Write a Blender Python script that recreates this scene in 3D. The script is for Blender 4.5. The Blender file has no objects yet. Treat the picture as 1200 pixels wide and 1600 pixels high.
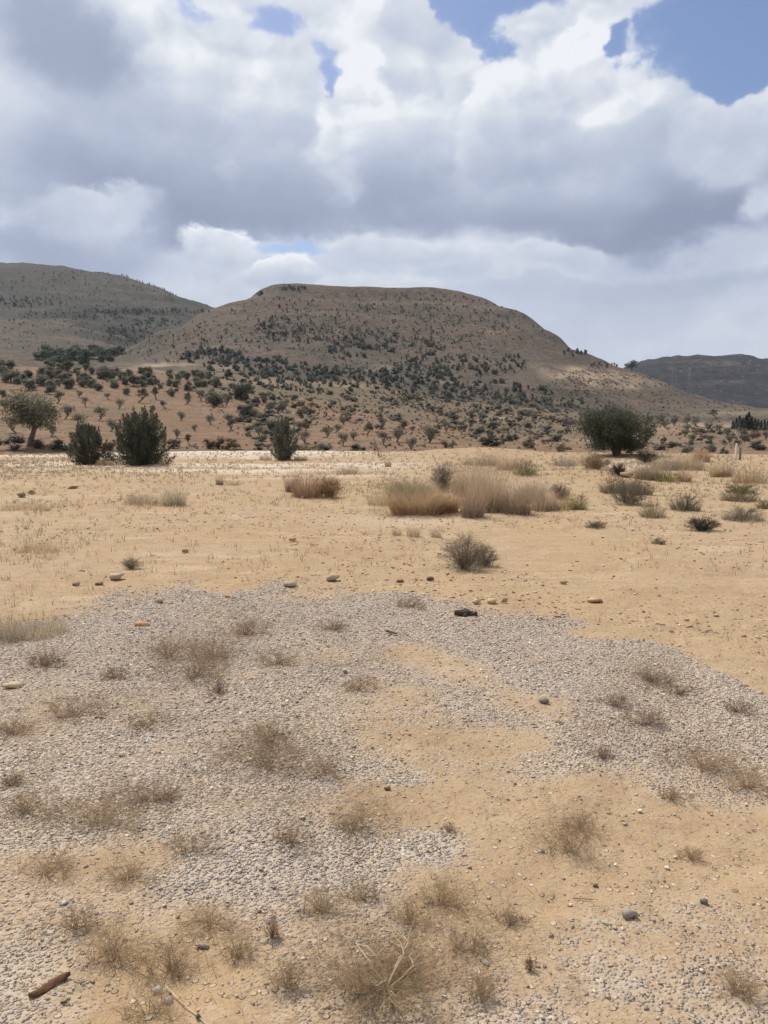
import bpy, bmesh, math, random
import numpy as np
from mathutils import Vector, Matrix
from math import radians as R

random.seed(7)
rng = np.random.default_rng(11)
S = bpy.context.scene
COL = S.collection
PI = math.pi

# ------------------------------------------------------------------ camera
EYE, PITCH, F = 1.6, math.atan(140 / 1202), 1202.0      # eye height, downward tilt, focal length in photo pixels
cd = bpy.data.cameras.new('camera'); cam = bpy.data.objects.new('camera', cd); COL.objects.link(cam)
cd.sensor_fit = 'VERTICAL'; cd.angle = 2 * math.atan(800 / F)
cd.clip_start = 0.05; cd.clip_end = 20000
cam.location = (0, 0, EYE); cam.rotation_euler = (PI / 2 - PITCH, 0, 0)
S.camera = cam

# ------------------------------------------------------------------ light
SUN_AZ, SUN_EL = R(-38), R(54)             # azimuth from +Y (negative = left), elevation
SUN = Vector((math.sin(SUN_AZ) * math.cos(SUN_EL), math.cos(SUN_AZ) * math.cos(SUN_EL), math.sin(SUN_EL)))
ld = bpy.data.lights.new('sun', 'SUN'); ld.energy = 4.4; ld.angle = R(0.55); ld.color = (1.0, 0.94, 0.85)
sun = bpy.data.objects.new('sun', ld); COL.objects.link(sun); sun.location = (0, 0, 200)
sun.rotation_euler = SUN.to_track_quat('Z', 'Y').to_euler()
SKY_STR = 0.10
S.view_settings.view_transform = 'Standard'; S.view_settings.look = 'None'
S.view_settings.exposure = 0.0; S.view_settings.gamma = 1; S.view_settings.use_curve_mapping = False
S.render.engine = 'CYCLES'
cy = S.cycles
cy.max_bounces = 5; cy.diffuse_bounces = 3; cy.glossy_bounces = 1; cy.transmission_bounces = 3; cy.volume_bounces = 0
cy.transparent_max_bounces = 8; cy.use_denoising = True; cy.denoiser = 'OPENIMAGEDENOISE'; cy.denoising_input_passes = 'RGB_ALBEDO_NORMAL'; cy.denoising_prefilter = 'ACCURATE'; cy.sample_clamp_indirect = 4
S.render.filter_size = 1.3 if hasattr(S.render, 'filter_size') else 1.5


# ------------------------------------------------------------------ node helper
class G:
    def __init__(s, tree): s.t = tree; s.n = tree.nodes; s.l = tree.links
    def new(s, typ, **k):
        n = s.n.new(typ)
        for a, b in k.items(): setattr(n, a, b)
        return n
    def put(s, sock, v):
        if isinstance(v, bpy.types.NodeSocket): s.l.new(v, sock)
        elif v is not None:
            try: sock.default_value = v
            except Exception: sock.default_value = tuple(v) + (1,)
    def m(s, op, a, b=None, c=None, clamp=False):
        n = s.new('ShaderNodeMath', operation=op, use_clamp=clamp); s.put(n.inputs[0], a); s.put(n.inputs[1], b); s.put(n.inputs[2], c); return n.outputs[0]
    def v(s, op, a, b=None, sc=None):
        n = s.new('ShaderNodeVectorMath', operation=op); s.put(n.inputs[0], a)
        if b is not None: s.put(n.inputs[1], b)
        if sc is not None: s.put(n.inputs['Scale'], sc)
        return n.outputs['Value'] if op in ('DOT_PRODUCT', 'LENGTH', 'DISTANCE') else n.outputs[0]
    def noise(s, vec, scale, det=4, rough=0.55, col=False, lac=2.0):
        n = s.new('ShaderNodeTexNoise'); s.put(n.inputs['Vector'], vec); n.inputs['Scale'].default_value = scale
        n.inputs['Detail'].default_value = det; n.inputs['Roughness'].default_value = rough; n.inputs['Lacunarity'].default_value = lac
        return n.outputs['Color'] if col else n.outputs['Fac']
    def vor(s, vec, scale, feature='F1', rand=1.0):
        n = s.new('ShaderNodeTexVoronoi', feature=feature); s.put(n.inputs['Vector'], vec); n.inputs['Scale'].default_value = scale
        n.inputs['Randomness'].default_value = rand
        return n
    def step(s, x, lo, hi, a=0.0, b=1.0):
        n = s.new('ShaderNodeMapRange', interpolation_type='SMOOTHSTEP'); s.put(n.inputs[0], x)
        n.inputs[1].default_value = lo; n.inputs[2].default_value = hi; n.inputs[3].default_value = a; n.inputs[4].default_value = b
        return n.outputs[0]
    def mix(s, f, a, b, blend='MIX'):
        n = s.new('ShaderNodeMix', data_type='RGBA', blend_type=blend); s.put(n.inputs[0], f)
        s.put(n.inputs[6], a if isinstance(a, bpy.types.NodeSocket) else tuple(a) + (1,)); s.put(n.inputs[7], b if isinstance(b, bpy.types.NodeSocket) else tuple(b) + (1,))
        return n.outputs[2]
    def ramp(s, x, pts):
        n = s.new('ShaderNodeValToRGB'); s.put(n.inputs[0], x); e = n.color_ramp.elements
        while len(e) < len(pts): e.new(0.5)
        for q, (p, c) in zip(e, pts): q.position = p; q.color = tuple(c) + (1,)
        return n.outputs[0]
    def attr(s, name):
        n = s.new('ShaderNodeAttribute'); n.attribute_name = name; return n


# ------------------------------------------------------------------ photo pixel <-> direction (used to survey where things stand)
CP, SP = math.cos(PITCH), math.sin(PITCH)
def ray(px, py):
    xn, yn = (px - 600) / F, (800 - py) / F
    dx, dy, dz = xn, CP + yn * SP, yn * CP - SP
    h = math.hypot(dx, dy)
    return math.atan2(dx, dy), dz / h                  # azimuth, tangent of the elevation
def topx(x, y, z=0.0):
    x, y, z = np.asarray(x, float), np.asarray(y, float), np.asarray(z, float) - EYE
    d = np.maximum(y * CP - z * SP, 0.05)
    return 600 + F * x / d, 800 - F * (y * SP + z * CP) / d

# ------------------------------------------------------------------ world: Nishita sky with a deck of cumulus
w = bpy.data.worlds.new('World'); S.world = w; w.use_nodes = True
g = G(w.node_tree); g.n.clear()
out = g.new('ShaderNodeOutputWorld'); bg = g.new('ShaderNodeBackground'); bg.inputs[1].default_value = SKY_STR
sky = g.new('ShaderNodeTexSky', sky_type='NISHITA', sun_disc=False, sun_elevation=SUN_EL, sun_rotation=SUN_AZ, air_density=1.0, dust_density=1.4, ozone_density=1.2)
tc = g.new('ShaderNodeTexCoord'); D = tc.outputs['Generated']
sx = g.new('ShaderNodeSeparateXYZ'); g.l.new(D, sx.inputs[0])
U = g.m('ARCTAN2', sx.outputs[0], sx.outputs[1]); V = g.m('ARCSINE', sx.outputs[2])
cb = g.new('ShaderNodeCombineXYZ'); g.l.new(U, cb.inputs[0]); g.l.new(V, cb.inputs[1]); UV = cb.outputs[0]
DS = g.v('MULTIPLY', D, (1, 1, 1.35))
w1 = g.v('SCALE', g.v('SUBTRACT', g.noise(DS, 4.0, 3, 0.5, True), (0.5, 0.5, 0.5)), sc=0.13)
w2 = g.v('SCALE', g.v('SUBTRACT', g.noise(DS, 17.0, 5, 0.6, True), (0.5, 0.5, 0.5)), sc=0.040)
w3 = g.v('SCALE', g.v('SUBTRACT', g.noise(DS, 60.0, 5, 0.6, True), (0.5, 0.5, 0.5)), sc=0.012)
WARP = g.v('ADD', g.v('ADD', w1, w2), w3)
WUV = g.v('ADD', UV, WARP)
DW = g.v('ADD', DS, g.v('SCALE', g.v('ADD', w2, w3), sc=1.0))
def blob(px, py, rx, ry, vec=None):
    az, te = ray(px, py); el = math.atan(te)
    d = g.v('MULTIPLY', g.v('SUBTRACT', vec or WUV, (az, el, 0)), (F / rx, F / ry, 0))
    return g.m('POWER', 2.71828, g.m('MULTIPLY', g.v('DOT_PRODUCT', d, d), -1.0))
def total(items, vec=None):
    acc = None
    for (px, py, rx, ry, a) in items:
        t = g.m('MULTIPLY', blob(px, py, rx, ry, vec), a)
        acc = t if acc is None else g.m('ADD', acc, t)
    return acc
def puffs(vec):
    """rounded billows at three sizes"""
    acc = None
    for sc, a in ((7.0, .50), (16.0, .32), (38.0, .18)):
        n = g.new('ShaderNodeTexVoronoi', feature='F1'); g.put(n.inputs['Vector'], vec); n.inputs['Scale'].default_value = sc
        t = g.m('MULTIPLY', g.m('SUBTRACT', 1.0, g.m('POWER', n.outputs['Distance'], 1.6)), a)
        acc = t if acc is None else g.m('ADD', acc, t)
    return acc
pf = puffs(DW); pf2 = puffs(g.v('ADD', DW, (SUN.x * 0.022, SUN.y * 0.015, SUN.z * 0.030)))
relief = g.m('SUBTRACT', pf, pf2)
fb = g.noise(DS, 5.0, 8, 0.56); fb2 = g.noise(DW, 12.0, 6, 0.58)
rough = g.m('ADD', g.m('MULTIPLY', g.m('SUBTRACT', pf, 0.68), 0.9), g.m('MULTIPLY', g.m('SUBTRACT', fb2, 0.5), 0.8))
sepw = g.new('ShaderNodeSeparateXYZ'); g.l.new(g.v('ADD', UV, g.v('SCALE', WARP, sc=.6)), sepw.inputs[0]); WV = sepw.outputs[1]
def elev(py): return math.atan(ray(600, py)[1])
# open sky first: where the deck is broken
far = g.noise(DS, 1.9, 3, 0.5)
front = blob(600, 250, 900, 560, UV)
gwarp = g.v('ADD', WUV, g.v('SCALE', g.v('SUBTRACT', g.noise(DS, 9.0, 4, 0.6, True), (0.5, 0.5, 0.5)), sc=0.085))
gaps = total([(322, -25, 34, 46, .9), (440, 0, 60, 44, 1.0), (496, 112, 24, 48, 1.0), (752, 4, 86, 58, 1.3), (690, -30, 50, 50, .8), (1100, 22, 90, 70, 1.3),
              (1170, 112, 65, 42, 0.9), (968, 30, 28, 26, 0.85), (1200, 20, 60, 70, 0.9), (480, 392, 100, 26, .95), (590, 420, 60, 18, 0.5), (20, 300, 60, 40, .45), (880, -190, 330, 120, .8), (350, -250, 260, 110, .5)], gwarp)
amount = g.m('ADD', g.m('ADD', g.m('MULTIPLY', front, 0.75), g.m('MULTIPLY', far, 1.3)), -0.15)
amount = g.m('ADD', g.m('SUBTRACT', amount, g.m('MULTIPLY', gaps, 1.25)), g.m('MULTIPLY', rough, 1.25))
cover = g.m('ADD', g.m('MULTIPLY', g.step(amount, 0.0, 0.40), .78), g.m('MULTIPLY', g.step(amount, -.3, 0.7), .22))
# brightness of the deck, then the single cloud masses laid over each other, bright on top and grey below
bright = g.m('ADD', g.m('ADD', .64, g.m('MULTIPLY', g.m('SUBTRACT', fb, .5), .55)), g.m('MULTIPLY', relief, .35))
bright = g.m('ADD', bright, g.m('MULTIPLY', g.step(amount, 0.15, 0.60, 1, 0), 0.22))
MASSES = [  # column, row, half width, half height, brightness at the top, at the base, row of the top, row of the base, relief
    (400, 90, 230, 120, .84, .74, 10, 220, 2.0, .30), (880, 430, 420, 80, .70, .54, 360, 500, 1.0, .5), (1060, 385, 170, 40, .82, .58, 345, 420, 1.6, .25), (745, 420, 130, 36, .74, .58, 380, 450, 1.4, .3),
    (620, 110, 110, 110, .84, .60, 0, 210, 2.0, .25), (300, 250, 300, 100, .66, .14, 140, 345, 1.3, .40), (400, 300, 190, 70, .50, .16, 230, 355, 1.0, .4),
    (540, 195, 62, 95, .94, .66, 120, 300, 2.2, .14), (665, 240, 118, 88, .74, .24, 160, 305, 1.6, .16), (790, 195, 70, 85, .94, .62, 110, 300, 2.2, .14),
    (970, 205, 235, 150, .86, .20, 90, 335, 2.0, .14), (1070, 300, 200, 62, .48, .10, 240, 350, 1.0, .4), (850, 310, 130, 50, .5, .25, 270, 350, 1.0, .4), (970, 95, 130, 48, .92, .76, 60, 140, 2.4, .14), (1130, 190, 80, 50, .82, .58, 140, 240, 2.0, .2), (1198, 288, 26, 34, .88, .74, 255, 320, 1.5, .4),
    (930, 455, 260, 22, .56, .50, 430, 480, .8, .5), (1120, 430, 150, 18, .50, .46, 410, 450, .8, .5), (620, 385, 110, 26, .74, .60, 360, 410, 1.4, .3), (880, 400, 90, 22, .72, .56, 380, 420, 1.4, .3), (560, 460, 120, 26, .74, .62, 430, 490, 1.2, .4), (160, 318, 90, 24, .84, .62, 295, 340, 1.5, .3), (365, 388, 95, 32, .90, .60, 355, 415, 1.8, .15), (452, 424, 56, 22, .84, .55, 402, 445, 1.8, .15), (90, 385, 150, 46, .44, .34, 340, 420, .8, .5),
    (115, 62, 115, 78, .40, .24, -10, 130, 1.0, .4), (640, 50, 60, 40, .70, .55, 10, 90, 1.4, .3), (375, 264, 16, 17, .56, .46, 250, 280, 1, .5)]
for (px, py, rx, ry, top, base, yt, yb, rl, soft) in MASSES:
    f = g.m('ADD', blob(px, py, rx, ry), g.m('MULTIPLY', rough, .42))
    mk_ = g.step(f, .32 - soft * .6, .39 + soft)
    t = g.step(WV, elev(yb), elev(yt), base, top)
    t = g.m('ADD', t, g.m('MULTIPLY', g.step(f, .34, .70, 1, 0), g.step(WV, elev(yb), elev(yt), .02, .16)))
    lit = g.m('MULTIPLY', relief, g.m('MULTIPLY', g.m('MULTIPLY', t, t), rl * .55))
    val = g.m('ADD', g.m('ADD', t, lit), g.m('MULTIPLY', g.m('SUBTRACT', fb, .5), .36))
    mx = g.new('ShaderNodeMix', data_type='FLOAT'); g.put(mx.inputs[0], mk_); g.put(mx.inputs[2], bright); g.put(mx.inputs[3], val); bright = mx.outputs[0]
bright = g.m('ADD', .59, g.m('MULTIPLY', g.m('SUBTRACT', bright, .60), 1.18))
cloud = g.ramp(bright, [(0.0, (.275, .325, .450)), (0.28, (.375, .435, .575)), (0.60, (.555, .615, .730)), (0.84, (.725, .765, .835)), (1.0, (.87, .90, .945))])
cloud = g.v('SCALE', cloud, sc=1 / SKY_STR)
blue = g.v('MULTIPLY', sky.outputs[0], (.98, 1.02, 1.16))
skyc = g.mix(cover, blue, cloud)
low = g.step(V, 0.0, 0.20, 0.55, 0.0)
skyc = g.mix(low, skyc, g.v('SCALE', (.56, .585, .69), sc=1 / SKY_STR))
g.l.new(skyc, bg.inputs[0]); g.l.new(bg.outputs[0], out.inputs[0])
w.cycles.sampling_method = 'MANUAL'; w.cycles.sample_map_resolution = 512


# ------------------------------------------------------------------ noise on the ground plane
def _h(ix, iy, s):
    n = (ix.astype(np.int64) * 374761393 + iy.astype(np.int64) * 668265263 + s * 1442695041) & 0xffffffff
    n = ((n ^ (n >> 13)) * 1274126177) & 0xffffffff
    return ((n ^ (n >> 16)) & 0xffff) / 65535.0
def vnoise(x, y, s=0):
    ix, iy = np.floor(x), np.floor(y); fx, fy = x - ix, y - iy
    fx = fx * fx * fx * (fx * (fx * 6 - 15) + 10); fy = fy * fy * fy * (fy * (fy * 6 - 15) + 10)
    a, b, c, d = _h(ix, iy, s), _h(ix + 1, iy, s), _h(ix, iy + 1, s), _h(ix + 1, iy + 1, s)
    return (a + (b - a) * fx + (c - a) * fy + (a - b - c + d) * fx * fy) * 2 - 1
def fbm(x, y, sc, oc=4, s=0, gain=0.5):
    x, y = np.asarray(x, float) / sc, np.asarray(y, float) / sc; t = 0; a = 1.0
    for k in range(oc):
        t = t + a * vnoise(x * (2 ** k) + 17.3 * k, y * (2 ** k) - 9.1 * k, s + k * 31); a *= gain
    return t
def sstep(a, b, x):
    t = np.clip((np.asarray(x, float) - a) / (b - a), 0, 1); return t * t * (3 - 2 * t)
def pchip(X, Y, x):
    X, Y = np.asarray(X, float), np.asarray(Y, float); h = np.diff(X); d = np.diff(Y) / h; m = np.zeros_like(Y)
    for i in range(1, len(X) - 1):
        if d[i - 1] * d[i] > 0:
            w1_, w2_ = 2 * h[i] + h[i - 1], h[i] + 2 * h[i - 1]
            m[i] = (w1_ + w2_) / (w1_ / d[i - 1] + w2_ / d[i])
    m[0], m[-1] = d[0], d[-1]
    x = np.clip(x, X[0], X[-1]); i = np.clip(np.searchsorted(X, x) - 1, 0, len(X) - 2)
    t = (x - X[i]) / h[i]
    return Y[i] * (1 + 2 * t) * (1 - t) ** 2 + h[i] * m[i] * t * (1 - t) ** 2 + Y[i + 1] * t * t * (3 - 2 * t) + h[i] * m[i + 1] * t * t * (t - 1)

# ------------------------------------------------------------------ terrain survey: for each bearing, distances and sight-line heights
EDGE = 43.0
SURV = {   # bearing (photo column): (distance, row) of  slope low, mid, crest, behind | hill foot, mid slope, ridge, behind | far hill low, far ridge
    -250: [(100, 652), (150, 600), (190, 570), (240, 578), (400, 570), (600, 545), (800, 510), (900, 505), (1050, 468), (1350, 425)],
    0:    [(100, 655), (150, 605), (190, 573), (240, 580), (400, 572), (600, 545), (800, 510), (900, 503), (1050, 468), (1350, 413)],
    100:  [(100, 656), (150, 607), (195, 577), (240, 585), (400, 573), (560, 553), (700, 530), (850, 505), (1050, 470), (1350, 417)],
    150:  [(100, 657), (150, 609), (198, 579), (240, 586), (390, 574), (530, 560), (650, 543), (800, 522), (1000, 485), (1350, 428)],
    200:  [(100, 658), (150, 612), (200, 582), (245, 586), (380, 574), (500, 562), (610, 546), (720, 548), (950, 500), (1350, 440)],
    260:  [(100, 660), (150, 615), (200, 586), (245, 588), (360, 576), (480, 553), (600, 522), (720, 540), (950, 505), (1350, 459)],
    345:  [(100, 662), (150, 620), (200, 593), (240, 590), (340, 576), (470, 535), (600, 487), (720, 520), (950, 520), (1350, 487)],
    405:  [(100, 664), (150, 627), (200, 604), (245, 597), (340, 582), (475, 528), (630, 461), (760, 510), (980, 535), (1380, 510)],
    450:  [(100, 666), (150, 634), (200, 613), (250, 603), (340, 588), (480, 527), (650, 448), (800, 500), (1000, 540), (1400, 530)],
    600:  [(100, 673), (150, 649), (200, 633), (250, 621), (340, 603), (480, 540), (670, 453), (850, 500), (1100, 560), (1400, 560)],
    680:  [(100, 677), (150, 655), (200, 641), (250, 630), (335, 612), (475, 549), (662, 460), (850, 510), (1100, 570), (1450, 580)],
    750:  [(100, 680), (150, 660), (200, 648), (250, 638), (330, 620), (470, 560), (650, 470), (850, 520), (1100, 580), (1500, 595)],
    800:  [(100, 682), (150, 664), (200, 652), (250, 643), (330, 626), (460, 572), (635, 487), (820, 540), (1100, 590), (1550, 600)],
    850:  [(100, 684), (150, 668), (200, 656), (250, 648), (330, 632), (450, 585), (620, 515), (800, 560), (1100, 600), (1600, 600)],
    900:  [(100, 686), (150, 672), (200, 660), (250, 652), (330, 637), (440, 599), (600, 547), (780, 590), (1100, 620), (1700, 600)],
    950:  [(100, 688), (150, 675), (200, 664), (250, 656), (330, 643), (435, 613), (590, 567), (770, 605), (1150, 630), (1750, 588)],
    985:  [(100, 689), (150, 677), (200, 667), (250, 659), (330, 647), (432, 622), (585, 580), (760, 615), (1180, 636), (1780, 572)],
    1010: [(100, 690), (150, 678), (200, 668), (250, 660), (330, 648), (430, 627), (580, 590), (760, 620), (1200, 640), (1800, 563)],
    1050: [(100, 691), (150, 680), (200, 670), (250, 662), (330, 652), (430, 634), (580, 608), (760, 630), (1200, 643), (1800, 558)],
    1100: [(100, 692), (150, 681), (200, 672), (250, 664), (330, 655), (430, 641), (580, 622), (760, 640), (1200, 645), (1800, 557)],
    1150: [(100, 693), (150, 683), (200, 674), (250, 666), (330, 658), (430, 647), (580, 632), (760, 645), (1200, 648), (1800, 558)],
    1200: [(100, 694), (150, 684), (200, 676), (250, 668), (330, 660), (430, 652), (580, 640), (760, 650), (1200, 650), (1800, 560)],
    1500: [(100, 694), (150, 684), (200, 676), (250, 668), (330, 660), (430, 652), (580, 645), (760, 648), (1200, 640), (1800, 585)],
}
SA = np.array([ray(c, 620)[0] for c in SURV])
ST = np.array([[(r, ray(c, py)[1]) for (r, py) in rows] for c, rows in SURV.items()])      # (columns, 10, [r, tan])
AZ = np.concatenate([np.linspace(-PI, -0.75, 40)[:-1], np.linspace(-0.75, -0.56, 14)[:-1], np.arange(-0.56, 0.5601, 0.0043), np.linspace(0.56, 0.75, 14)[1:], np.linspace(0.75, PI, 40)[1:-1]])
RR = np.concatenate([[0.25], np.geomspace(0.5, 60, 560), np.geomspace(60, 2100, 260)[1:]])
NA, NR = len(AZ), len(RR)
Rg, Ag = np.meshgrid(RR, AZ); Xg, Yg = Rg * np.sin(Ag), Rg * np.cos(Ag)
Zg = np.zeros((NA, NR)); FOOT = np.zeros(NA); BACK = np.zeros(NA)
for i, a in enumerate(AZ):
    aq = np.clip(a, SA[0], SA[-1])
    rr = np.array([pchip(SA, ST[:, k, 0], aq) for k in range(10)]); tt = np.array([pchip(SA, ST[:, k, 1], aq) for k in range(10)])
    if abs(a) > 0.75: tt = tt * (1 - 0.6 * sstep(0.75, 1.6, abs(a)))
    zz = EYE + rr * tt
    xs = np.concatenate([[0, EDGE, 50, 62], rr, [max(rr[-1] * 1.15, 2060), 3300]])
    zs = np.concatenate([[0, 0, -1.7, -0.95], zz, [zz[-1] * 0.35, -5]])
    if a > 0.2:      # on the right the drop behind the track is gentler
        zs[2] = -1.7 + 0.3 * min(1, (a - .2) / .2)
    Zg[i] = pchip(xs, zs, RR); FOOT[i] = rr[3] * 1.12; BACK[i] = rr[7]
far_w = sstep(44, 75, Rg)
Zg += far_w * Rg * (0.0056 * fbm(Xg, Yg, 70, 4, 3) + 0.0026 * fbm(Xg, Yg, 16, 3, 9)) * (1 - 0.55 * sstep(380, 600, Rg))
hillw = sstep(300, 420, Rg)
Zg += hillw * 3.2 * np.sin(Zg / 3.1 + 1.4 * fbm(Xg, Yg, 120, 2, 5)) * sstep(-.5, .6, fbm(Xg, Yg, 160, 2, 77))      # old farming terraces
near_w = 1 - sstep(38, 46, Rg)
PXg, PYg = topx(Xg, Yg, 0)
Zg += near_w * (0.045 * fbm(Xg, Yg, 4.5, 3, 21) + 0.016 * fbm(Xg, Yg, 0.55, 3, 22) * sstep(0.2, 1, Rg) + 0.006 * fbm(Xg, Yg, 0.09, 2, 23))
def hump(cx, cy, rx, ry, h):
    return h * np.exp(-(((Xg - cx) / rx) ** 2 + ((Yg - cy) / ry) ** 2))
Zg += hump(4.6, 38.0, 3.2, 2.4, 0.36) + hump(10.5, 37.5, 3.4, 1.4, 0.12) + hump(-9, 42.5, 7, 1.6, 0.06) + hump(0.35, 4.1, 1.3, 0.9, 0.07) + hump(4.3, 22.5, 3.6, 1.1, 0.16) + hump(1.2, 20.5, 1.6, 0.8, .08)

ELg = (Zg - EYE) / Rg
def zat(x, y):
    r = math.hypot(x, y); a = math.atan2(x, y)
    i = min(max(int(np.searchsorted(AZ, a)) - 1, 0), NA - 2); j = min(max(int(np.searchsorted(RR, r)) - 1, 0), NR - 2)
    s = (a - AZ[i]) / (AZ[i + 1] - AZ[i]); t = (r - RR[j]) / (RR[j + 1] - RR[j])
    return float((Zg[i, j] * (1 - t) + Zg[i, j + 1] * t) * (1 - s) + (Zg[i + 1, j] * (1 - t) + Zg[i + 1, j + 1] * t) * s)
def spot(px, py, rmin=1.0):
    """where the line of sight through that row and column of the photograph meets the land: x, y, z, distance"""
    a, te = ray(px, py)
    i = int(np.clip(np.searchsorted(AZ, a), 1, NA - 1))
    s = (a - AZ[i - 1]) / (AZ[i] - AZ[i - 1]); el = ELg[i - 1] * (1 - s) + ELg[i] * s
    ok = np.nonzero((el >= te) & (RR > rmin))[0]
    if len(ok) == 0:
        m_ = np.where(RR > rmin, el, -9); r = RR[int(np.argmax(m_))]
    else:
        j = ok[0]
        if j > 0 and el[j] > el[j - 1]:
            t = np.clip((te - el[j - 1]) / (el[j] - el[j - 1]), 0, 1); r = RR[j - 1] + (RR[j] - RR[j - 1]) * t
        else: r = RR[j]
    x, y = r * math.sin(a), r * math.cos(a)
    return x, y, zat(x, y), r

# ------------------------------------------------------------------ ground cover maps, as functions of photo row/column of the flat ground
TOPX = [-400, 0, 130, 250, 400, 520, 650, 700, 800, 900, 1000, 1100, 1200, 1700]
TOPY = [990, 958, 930, 917, 909, 911, 925, 948, 965, 985, 1015, 1055, 1100, 1330]
def ell(px, py, cx, cy, rx, ry): return np.exp(-(((px - cx) / rx) ** 2 + ((py - cy) / ry) ** 2))
def gravel_map(x, y, px, py):
    n = fbm(x, y, 0.5, 3, 41); n2 = fbm(x, y, 1.4, 2, 42)
    top = np.interp(px, TOPX, TOPY)
    gq = sstep(-16, 26, py - top + 12 * n)
    q = gq * (0.84 - 0.26 * sstep(1190, 1330, py + 40 * n2) - 0.16 * sstep(1380, 1560, py))
    q = q - 0.34 * sstep(620, 900, px) * sstep(1230, 1330, py)
    q = q + .22 * gq * (1 - sstep(40, 130, py - top))
    for (cx, cy, rx, ry, a) in [(700, 1160, 170, 75, 1.0), (650, 1036, 85, 30, .75), (700, 1270, 150, 34, .7), (980, 1400, 130, 130, .35), (70, 1560, 220, 90, .5), (160, 1110, 140, 30, .30), (400, 1190, 90, 40, .25), (1120, 1250, 200, 70, .2), (900, 1560, 300, 90, .35), (1100, 1500, 260, 140, .55), (840, 1030, 60, 14, .5), (600, 1480, 130, 60, .25), (80, 950, 120, 24, .5)]:
        q = q - a * ell(px, py, cx, cy, rx, ry)
    for (cx, cy, rx, ry, a) in [(470, 1350, 130, 40, .55), (680, 1340, 60, 30, .5), (90, 1300, 110, 40, .4), (330, 1400, 160, 50, .4), (1090, 1400, 50, 24, .45), (640, 1240, 40, 12, .5), (1060, 1240, 70, 40, .35)]:
        q = q + a * ell(px, py, cx, cy, rx, ry)
    return np.clip(np.maximum(q, .24 * gq * (1 - .6 * sstep(820, 1000, px) * sstep(1280, 1380, py))) + 0.34 * n * gq + .20 * n2 * gq, 0, 1)
def chalk_map(x, y, px, py):
    n = fbm(x * 0.5, y * 2.0, 3.0, 4, 51)
    q = 0.85 * sstep(-0.1, .5, n) * sstep(790, 728, py) * (1 - sstep(430, 720, px)) + 1.1 * sstep(716, 708, py + 3 * n) * (1 - sstep(480, 620, px))
    return np.clip(q + 0.5 * ell(px, py, 600, 728, 60, 8) + .35 * ell(px, py, 640, 812, 120, 8) + .5 * ell(px, py, 985, 728, 60, 6), 0, 1)
def straw_map(x, y, px, py):
    n = fbm(x, y, 2.2, 4, 61)
    q = 0.8 * ell(px, py, 90, 735, 150, 14) + .7 * ell(px, py, 60, 792, 70, 10) + .6 * ell(px, py, 220, 790, 60, 12) + .5 * ell(px, py, 60, 850, 110, 30) + .8 * ell(px, py, 620, 775, 120, 22) + .7 * ell(px, py, 860, 740, 200, 12) + .5 * ell(px, py, 1120, 750, 120, 16) + .8 * ell(px, py, 40, 975, 90, 26)
    return np.clip(q * (0.8 + .6 * n) + 0.22 * sstep(.1, .7, n) * (py < 900), 0, 1)
LITTER = [(300, 1040, 110, 50, .8), (390, 985, 70, 30, .55), (420, 1180, 110, 55, .8), (150, 1110, 120, 30, .5), (180, 1270, 150, 60, .6), (560, 1275, 90, 40, .55), (890, 1310, 70, 45, .8), (1000, 1115, 60, 26, .8), (1020, 1060, 50, 22, .7), (1100, 1190, 90, 40, .55), (600, 1520, 190, 100, .75), (270, 1500, 110, 60, .55), (470, 1310, 90, 40, .5), (700, 1440, 80, 40, .6), (60, 1030, 80, 24, .5), (930, 1180, 70, 26, .4), (550, 1060, 100, 40, .35), (60, 1230, 90, 50, .5)]
def litter_map(x, y, px, py):
    q = 0
    for (cx, cy, rx, ry, a) in LITTER: q = q + a * ell(px, py, cx, cy, rx, ry)
    return np.clip(q * (0.75 + .7 * fbm(x, y, .35, 3, 71)), 0, 1)


# ------------------------------------------------------------------ materials
MATS = {}
def new_mat(name):
    m = bpy.data.materials.new(name); m.use_nodes = True; g = G(m.node_tree); g.n.clear()
    o = g.new('ShaderNodeOutputMaterial'); b = g.new('ShaderNodeBsdfPrincipled'); g.l.new(b.outputs[0], o.inputs[0])
    b.inputs['Specular IOR Level'].default_value = 0.15; b.inputs['Roughness'].default_value = 0.9
    MATS[name] = m
    return m, g, b, o
def bump(g, b, h, strength, dist):
    n = g.new('ShaderNodeBump'); n.inputs['Strength'].default_value = strength; n.inputs['Distance'].default_value = dist
    g.put(n.inputs['Height'], h); g.l.new(n.outputs[0], b.inputs['Normal'])

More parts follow.
